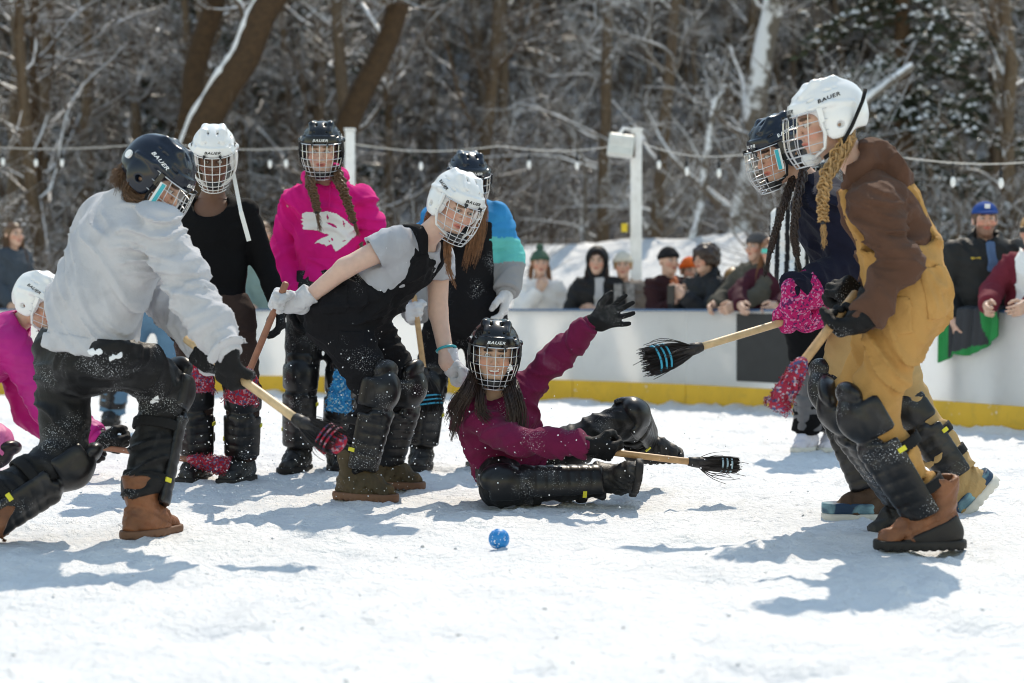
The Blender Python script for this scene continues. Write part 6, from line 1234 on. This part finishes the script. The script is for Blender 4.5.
# ------------------------------------------------------------------ spectators behind the boards
def spot(px, back=0.42):
    d = 14.0
    for _ in range(40): X = (px - 512) * d / FPX; d += 0.5 * (board_y(X) + back * 1.25 - d)
    return d
def hat_sdf(c, F, brim=False, pom=False):
    f = I(ell_l(c, F, (0, -0.012, 0.042), (0.084, 0.102, 0.092)), half(wr(c, F, (0, 0, 0.028)), -(F[2] + F[1] * -0.12)), k=0.01)
    cuff = I(off(ell_l(c, F, (0, -0.012, 0.042), (0.084, 0.102, 0.092)), 0.008), half(wr(c, F, (0, 0, 0.028)), -(F[2] - F[1] * 0.12)), half(wr(c, F, (0, 0, 0.068)), F[2] - F[1] * 0.12), k=0.006); f = U(0.006, f, cuff)
    if pom: f = U(0.01, f, ell_l(c, F, (0, -0.02, 0.155), (0.036, 0.036, 0.034)))
    return f
def spectator(label, px, ytop, coat, face=(0, -1, 0), hat=None, hair_m=None, hair_len=0.0, skin=(0.60, 0.38, 0.29), sc=1.0, dd=0.0, arms=None, hood=False, width=0.92, curly=False, beard=None, lean=0.0, coat_name='coat', zoff=0.0):
    d = spot(px) + dd; s_ = FPX / d; m = lambda dx, dz: (px + dx * s_, ytop + dz * s_)
    F = frame(face); rt = F[0]; g = lambda a, z, y=0.0: (px + (rt[0] * a + F[1][0] * y + lean * (1 - min(z, 1.5) / 1.5)) * s_, ytop + z * s_, rt[1] * a + F[1][1] * y)
    w_ = 0.175 * width * sc
    J = dict(hd=g(0, 0.12), nk=g(0, 0.27, -0.02), sA=g(-w_, 0.33), sB=g(w_, 0.33), hA=g(-0.09, 0.84), hB=g(0.09, 0.84), kA=g(-0.10, 1.24, 0.02), kB=g(0.10, 1.24, 0.02), aA=g(-0.10, 1.60, -0.02), aB=g(0.10, 1.60, -0.02))
    ar = arms or dict()
    if arms == 'lean': zl = at(px, ytop, d)[2] - BH - 0.03; ar = dict(eA=(-0.24, zl - 0.10, 0.12), eB=(0.24, zl - 0.10, 0.12), wA=(-0.15, zl, 0.33), wB=(0.15, zl, 0.33))
    J['eA'] = g(*ar.get('eA', (-0.235, 0.58, 0.0))); J['eB'] = g(*ar.get('eB', (0.235, 0.58, 0.0))); J['wA'] = g(*ar.get('wA', (-0.13, 0.68, 0.22))); J['wB'] = g(*ar.get('wB', (0.13, 0.68, 0.22)))
    bz = at(px, ytop, d)[2] - 1.70
    p = Person(label, d, J, face, front=face, skin=skin, base=bz, sc=sc); p.beard = beard; j = p.j; hs = []
    for s in 'AB':
        f = unit(j['w' + s] - j['e' + s]); t = perp(V(0, 0, 1), f); hs.append(hand_sdf(j['w' + s], f, np.cross(t, f) * (1 if s == 'B' else -1), t, (0.4, 0.5, 0.4), 0.04, 0.98, 0, 0.4))
    p.body(hands=hs, res=0.018, headres=0.007); p.top(coat_name, coat, e=0.026 + 0.03 * (width - 1), hem=0.12, sleeve=0.022, el=0.01, amp=0.020, res=0.014, seed=px * 0.1, hood=hood == 'down', cuff=False)
    p.trousers('trousers', mat('trousers_dark', (0.02, 0.02, 0.024), 0.8, 0.2), res=0.024, amp=0.01)
    for s in 'AB': boot(p.e, j['a' + s], face, (0, 0, 1), L_DARK, M_RUBBER, 1.0, 0.10, laces=False)
    c = p.hd
    if hood is True:
        hf = D(U(0.03, ell_l(c, F, (0, -0.025, 0.03), (0.105, 0.125, 0.125)), ell_l(c, F, (0, -0.02, -0.10), (0.10, 0.10, 0.10))), ell_l(c, F, (0, 0.06, -0.01), (0.070, 0.12, 0.105)), ell_l(c, F, (0, -0.015, 0.02), (0.088, 0.105, 0.105)), k=0.01); sculpt('hood', hf, 0.009, coat, p.e)
    if hat: sculpt(hat[0], hat_sdf(c, F, pom=len(hat) > 2), 0.007, hat[1], p.e, disp=lambda P: 0.0025 * np.sin(np.arctan2((P - c) @ F[0], (P - c) @ F[1]) * 34))
    if hair_m is not None:
        cap = D(ell_l(c, F, (0, -0.020, 0.030), (0.086, 0.103, 0.098)), ell_l(c, F, (0, 0.085, -0.035), (0.078, 0.085, 0.095)), half(wr(c, F, (0, 0, -0.06 if hair_len else -0.03)), F[2]), k=0.012)
        nz = (lambda P: 0.020 * noise(P * 26)) if curly else (lambda P: 0.006 * noise(P * V(40, 40, 12)))
        hc = sculpt('hair', off(cap, 0.024 if curly else 0.0), 0.008, hair_m, p.e, disp=nz)
        if hair_len:
            W = lambda l: wr(c, F, l); L = hair_len; hair(hc, 'long_locks', [[W((s * 0.075, 0.0 + y, -0.02)), W((s * 0.088, 0.02 + y, -0.12)), W((s * 0.10, 0.055 + y, -0.12 - L * 0.5)), W((s * 0.09, 0.09 + y, -0.12 - L))] for s in (-1, 1) for y in (0.0, -0.04)], 60, 0.018, 0.03, 0.003, hair_m, int(px))
    return p
K = lambda n, c, r=0.85, **k: mat(n, c, r, 0.2, bump=0.3, wrinkle=0.45, **k)
lean_on = 'lean'; chin = dict(eB=(0.20, 0.60, 0.14), wB=(0.03, 0.36, 0.16)); phone = dict(eA=(-0.20, 0.58, 0.14), wA=(-0.06, 0.42, 0.30), eB=(0.20, 0.58, 0.14), wB=(0.05, 0.46, 0.28)); pock = dict(eA=(-0.25, 0.60, -0.02), wA=(-0.20, 0.80, 0.12), eB=(0.25, 0.60, -0.02), wB=(0.20, 0.80, 0.12))
spectator('onlooker with long brown hair and slate-blue coat behind the boards at far left', 14, 223, K('coat_slate', (0.05, 0.065, 0.085)), (0.75, -0.65, 0), None, H_BROWN, 0.22, arms=pock)
spectator('onlooker in grey-teal jacket glimpsed between the black top and pink hoodie players', 263, 222, K('coat_teal', (0.16, 0.24, 0.24)), (0.3, -0.95, 0), None, H_BROWN, 0.2, arms=pock)
spectator('onlooker in white fleece and green knit hat with a hand to the mouth', 540, 251, K('fleece_white', (0.72, 0.70, 0.70)), (0.1, -1, 0), ('knit_hat', K('knit_green', (0.05, 0.10, 0.075)), 1), H_AUBURN, 0.24, arms=chin)
q_ = spectator('onlooker in black hooded coat over a pale shirt, hood up', 597, 249, K('coat_black', (0.014, 0.014, 0.016), 0.6), (-0.15, -1, 0), None, H_DARK, 0.1, arms=dict(eA=(-0.24, 0.60, 0.06), wA=(-0.03, 0.56, 0.22), eB=(0.24, 0.60, 0.06), wB=(0.05, 0.60, 0.22)), hood=True); q_.patch(q_.e, 'shirt_front', q_.ch + q_.F[1] * 0.10 + V(0.03, 0, 0.0), V(0.040, 0.12, 0.16), q_.F, K('shirt_pale', (0.45, 0.44, 0.45)), 'top', 0.006, 0.01)
q_ = spectator('onlooker in cream knit hat and striped scarf beside the floodlight post', 623, 253, K('coat_taupe', (0.20, 0.17, 0.15)), (-0.1, -1, 0), ('knit_hat', K('knit_cream', (0.58, 0.54, 0.47))), H_BLOND, 0.0, arms=pock, dd=0.2)
for s in (-1, 1): box_on(q_.e, 'scarf_end', q_.ch + V(s * 0.055, -0.155, -0.03), V(0.035, 0.012, 0.17), np.eye(3), mat('scarf_stripe', (0.30, 0.29, 0.29), 0.9, 0.1, var=0.5, vscale=25))
q_ = spectator('onlooker in dark maroon jacket and black beanie wearing an orange scarf', 669, 248, K('coat_plum', (0.035, 0.012, 0.014)), (0.45, -0.9, 0), ('beanie', K('knit_black', (0.012, 0.012, 0.014))), None, 0, arms=phone)
b = MB(); c0 = q_.ch + q_.F[1] * 0.15
b.tube([q_.N - q_.lat * 0.07 - V(0, 0.0, 0.0), q_.N + q_.F[1] * 0.085 - V(0, 0, 0.03), c0 + V(0, 0, -0.05), c0 + V(-0.01, -0.01, -0.22), c0 + V(-0.02, -0.01, -0.40)], [0.03, 0.045, 0.05, 0.05, 0.045], 10); b.build('scarf', K('scarf_orange', (0.42, 0.12, 0.05)), q_.e)
spectator('onlooker mostly hidden in a bright orange knit hat', 690, 258, K('coat_grey', (0.30, 0.29, 0.29)), (0.2, -1, 0), ('knit_hat', K('knit_orange', (0.75, 0.13, 0.02))), H_BROWN, 0.0, dd=0.35, arms=pock, sc=0.95)
q_ = spectator('onlooker with dark curly hair and black jacket holding up a phone', 705, 246, K('coat_jet', (0.016, 0.017, 0.020), 0.55), (-0.75, -0.65, 0), None, H_DARK, 0, arms=phone, curly=True, hood='down', width=1.05, dd=-0.05)
ph = MB(); wp = (q_.j['wA'] + q_.j['wB']) / 2 + q_.F[1] * 0.10 + V(0, 0, 0.03); o = ph.box(wp, V(0.038, 0.005, 0.075), q_.F).build('phone', M_BLACK, None, smooth=False, loc=wp); tag(o, 'phone held up by the curly-haired onlooker in black', 'phone')
spectator('fair-haired onlooker in tan jacket peering between taller neighbours', 733, 268, K('coat_camel', (0.28, 0.19, 0.12)), (-0.3, -0.95, 0), None, H_BLOND, 0.12, dd=0.25, arms=pock, sc=0.9)
spectator('tall onlooker in olive coat and grey beanie leaning on the boards', 757, 233, K('coat_olive', (0.075, 0.070, 0.058)), (-0.8, -0.6, 0), ('beanie', K('knit_grey', (0.07, 0.07, 0.075))), H_BROWN, 0, arms=lean_on, width=1.08)
q_ = spectator('onlooker in black and maroon jacket with mirrored sunglasses leaning on the boards', 771, 238, K('coat_wine', (0.055, 0.012, 0.022)), (-0.3, -0.95, 0), None, H_AUBURN, 0.18, arms=lean_on, dd=-0.02)
for s in (-1, 1): box_on(q_.e, 'sunglass_lens', wr(q_.hd, q_.F, (s * 0.033, 0.103, 0.013)), V(0.028, 0.004, 0.019), q_.F, mat('lens_cyan', (0.02, 0.35, 0.48), 0.1, 0.8, metal=0.6, var=0, bump=0), 0.003)
q_ = spectator('bearded man in dark jacket and royal blue cap behind the boards at right', 985, 203, K('jacket_dark', (0.020, 0.021, 0.022), 0.6), (-0.1, -1, 0), None, hair_mat('short', (0.10, 0.05, 0.03)), 0, skin=(0.64, 0.38, 0.29), width=1.15, arms=pock, sc=1.06, hood='down', beard=(0.13, 0.065, 0.04))
cF, cc = q_.F, q_.hd; M_CAPB = K('cap_royal', (0.015, 0.06, 0.25)); o = sculpt('cap', U(0.008, I(ell_l(cc, cF, (0, -0.012, 0.045), (0.088, 0.106, 0.088)), half(wr(cc, cF, (0, 0, 0.045)), -cF[2]), k=0.006), ell_l(cc, cF, (0, 0.11, 0.048), (0.072, 0.062, 0.010))), 0.006, M_CAPB, q_.e)
box_on(o, 'cap_badge', wr(cc, cF, (0, 0.094, 0.092)), V(0.018, 0.004, 0.015), cF, M_INK_W, 0.003)
q_.patch(q_.e, 'name_stitching', q_.ch + V(-0.10, -0.10, 0.04), V(0.026, 0.14, 0.006), np.eye(3), mat('thread_gold', (0.55, 0.38, 0.06), 0.6), 'top', 0.006, 0.006)
q_.patch(q_.e, 'shirt_front', q_.N + V(0, -0.10, -0.10), V(0.028, 0.12, 0.10), np.eye(3), K('shirt_blue', (0.08, 0.14, 0.26)), 'top', 0.006, 0.008)
q_ = spectator('fair-haired onlooker in maroon and white jacket leaning on boards at right edge', 1033, 214, K('jacket_maroon', (0.16, 0.02, 0.035)), (-0.5, -0.85, 0), None, H_BLOND, 0.0, arms='lean', dd=-0.05)
q_.patch(q_.e, 'shirt_front', q_.ch + q_.F[1] * 0.14 + q_.F[0] * 0.02, V(0.07, 0.12, 0.20), q_.F, M_INK_W, 'top', 0.006, 0.01)
for s in (-1, 1): box_on(q_.e, 'sunglass_lens', wr(q_.hd, q_.F, (s * 0.033, 0.103, 0.013)), V(0.026, 0.004, 0.017), q_.F, M_BLACK, 0.003)

# ------------------------------------------------------------------ jacket hung over the boards
def draped():
    px0, px1 = 950, 1003; sA = None; b = MB(); n, m = 70, 50; V_, C_ = [], []
    X0 = (952 - 512) * 11.6 / FPX; s_a = np.interp(2.97, xs, cl); s_b = np.interp(3.22, xs, cl); R = np.random.default_rng(3)
    for i in range(n):
        u = i / (n - 1); s_ = s_a + (s_b - s_a) * u; p0 = bpt(s_); tt = unit(bpt(s_ + 0.05) - bpt(s_ - 0.05)); nn = V(-tt[1], tt[0], 0)
        hang = 0.20 + 0.12 * math.sin(u * 3.0 + 0.3) + (0.14 * max(0, 1 - u / 0.28))
        for k_ in range(m):
            w_ = k_ / (m - 1); L = -0.14 + w_ * (0.14 + hang); fold = 0.012 * math.sin(u * 19 + w_ * 2) + 0.008 * math.sin(u * 41 + 3 * w_)
            if L < 0: q = p0 + nn * (0.03 - L * 0.6 - 0.02) + V(0, 0, BH + 0.012 + fold * 0.3 - max(0, -L - 0.07) * 0.9)
            else: q = p0 - nn * (0.034 + 0.01 + fold) + V(0, 0, BH + 0.012 - L) - tt * (0.10 * L * (1 - u))
            V_.append(q)
    F_ = [(i * m + k_, i * m + k_ + 1, (i + 1) * m + k_ + 1, (i + 1) * m + k_) for i in range(n - 1) for k_ in range(m - 1)]
    o = b.add(V_, F_).build('draped_jacket', None, None, loc=bpt((s_a + s_b) / 2) + V(0, 0, BH)); me = o.data
    me.materials.append(K('nylon_charcoal', (0.035, 0.038, 0.045), 0.6)); me.materials.append(K('nylon_green', (0.01, 0.22, 0.06), 0.6))
    mi = []
    for i in range(n - 1):
        for k_ in range(m - 1):
            u, w_ = i / n, k_ / m; mi.append(1 if (u < 0.13 or (0.70 < u - 0.2 * w_ + 0.1 < 0.95) or w_ > 0.90 + 0.05 * math.sin(u * 9)) else 0)
    me.polygons.foreach_set('material_index', np.array(mi, np.int32)); so = o.modifiers.new('thick', 'SOLIDIFY'); so.thickness = 0.012; so.offset = 1; sb = o.modifiers.new('sub', 'SUBSURF'); sb.levels = sb.render_levels = 1
    tag(o, 'charcoal and green jacket slung over the boards beside the man in the blue cap', 'jacket')
draped()

# ------------------------------------------------------------------ snow kicked up by the play
def spray():
    r = np.random.default_rng(9); C = []
    for px, py, d, sx, sz, n in ((235, 470, 7.0, 0.35, 0.10, 420), (330, 430, 6.6, 0.35, 0.20, 160), (560, 480, 6.9, 0.45, 0.16, 330), (470, 430, 6.8, 0.25, 0.2, 110), (365, 430, 7.1, 0.15, 0.25, 120), (700, 458, 6.9, 0.12, 0.06, 40), (200, 430, 6.9, 0.3, 0.2, 120)):
        c = at(px, py, d) + r.normal(size=(n, 3)) * V(sx, 0.22, sz); C.append(c[c[:, 2] > 0.01])
    C = np.concatenate(C); n = len(C); s = 0.0008 + 0.0020 * r.random(n) ** 3; T = np.array([(1, 1, 1), (1, -1, -1), (-1, 1, -1), (-1, -1, 1)], float); v = C[:, None] + T[None] * s[:, None, None] * (0.6 + 0.8 * r.random((n, 4, 1)))
    f = np.array([(0, 1, 2), (0, 3, 1), (0, 2, 3), (1, 3, 2)]); q = (np.arange(n) * 4)[:, None, None] + f[None]
    tag(link('snow_spray', mesh_np('snow_spray', v.reshape(-1, 3), q.reshape(-1, 3), False), M_TSNOW2), 'fine snow grains flying around the brooms and the seated player', 'snow', kind='stuff')
M_TSNOW2 = mat('flying_snow', (0.85, 0.87, 0.9), 0.7, 0.2, var=0, bump=0)
spray()
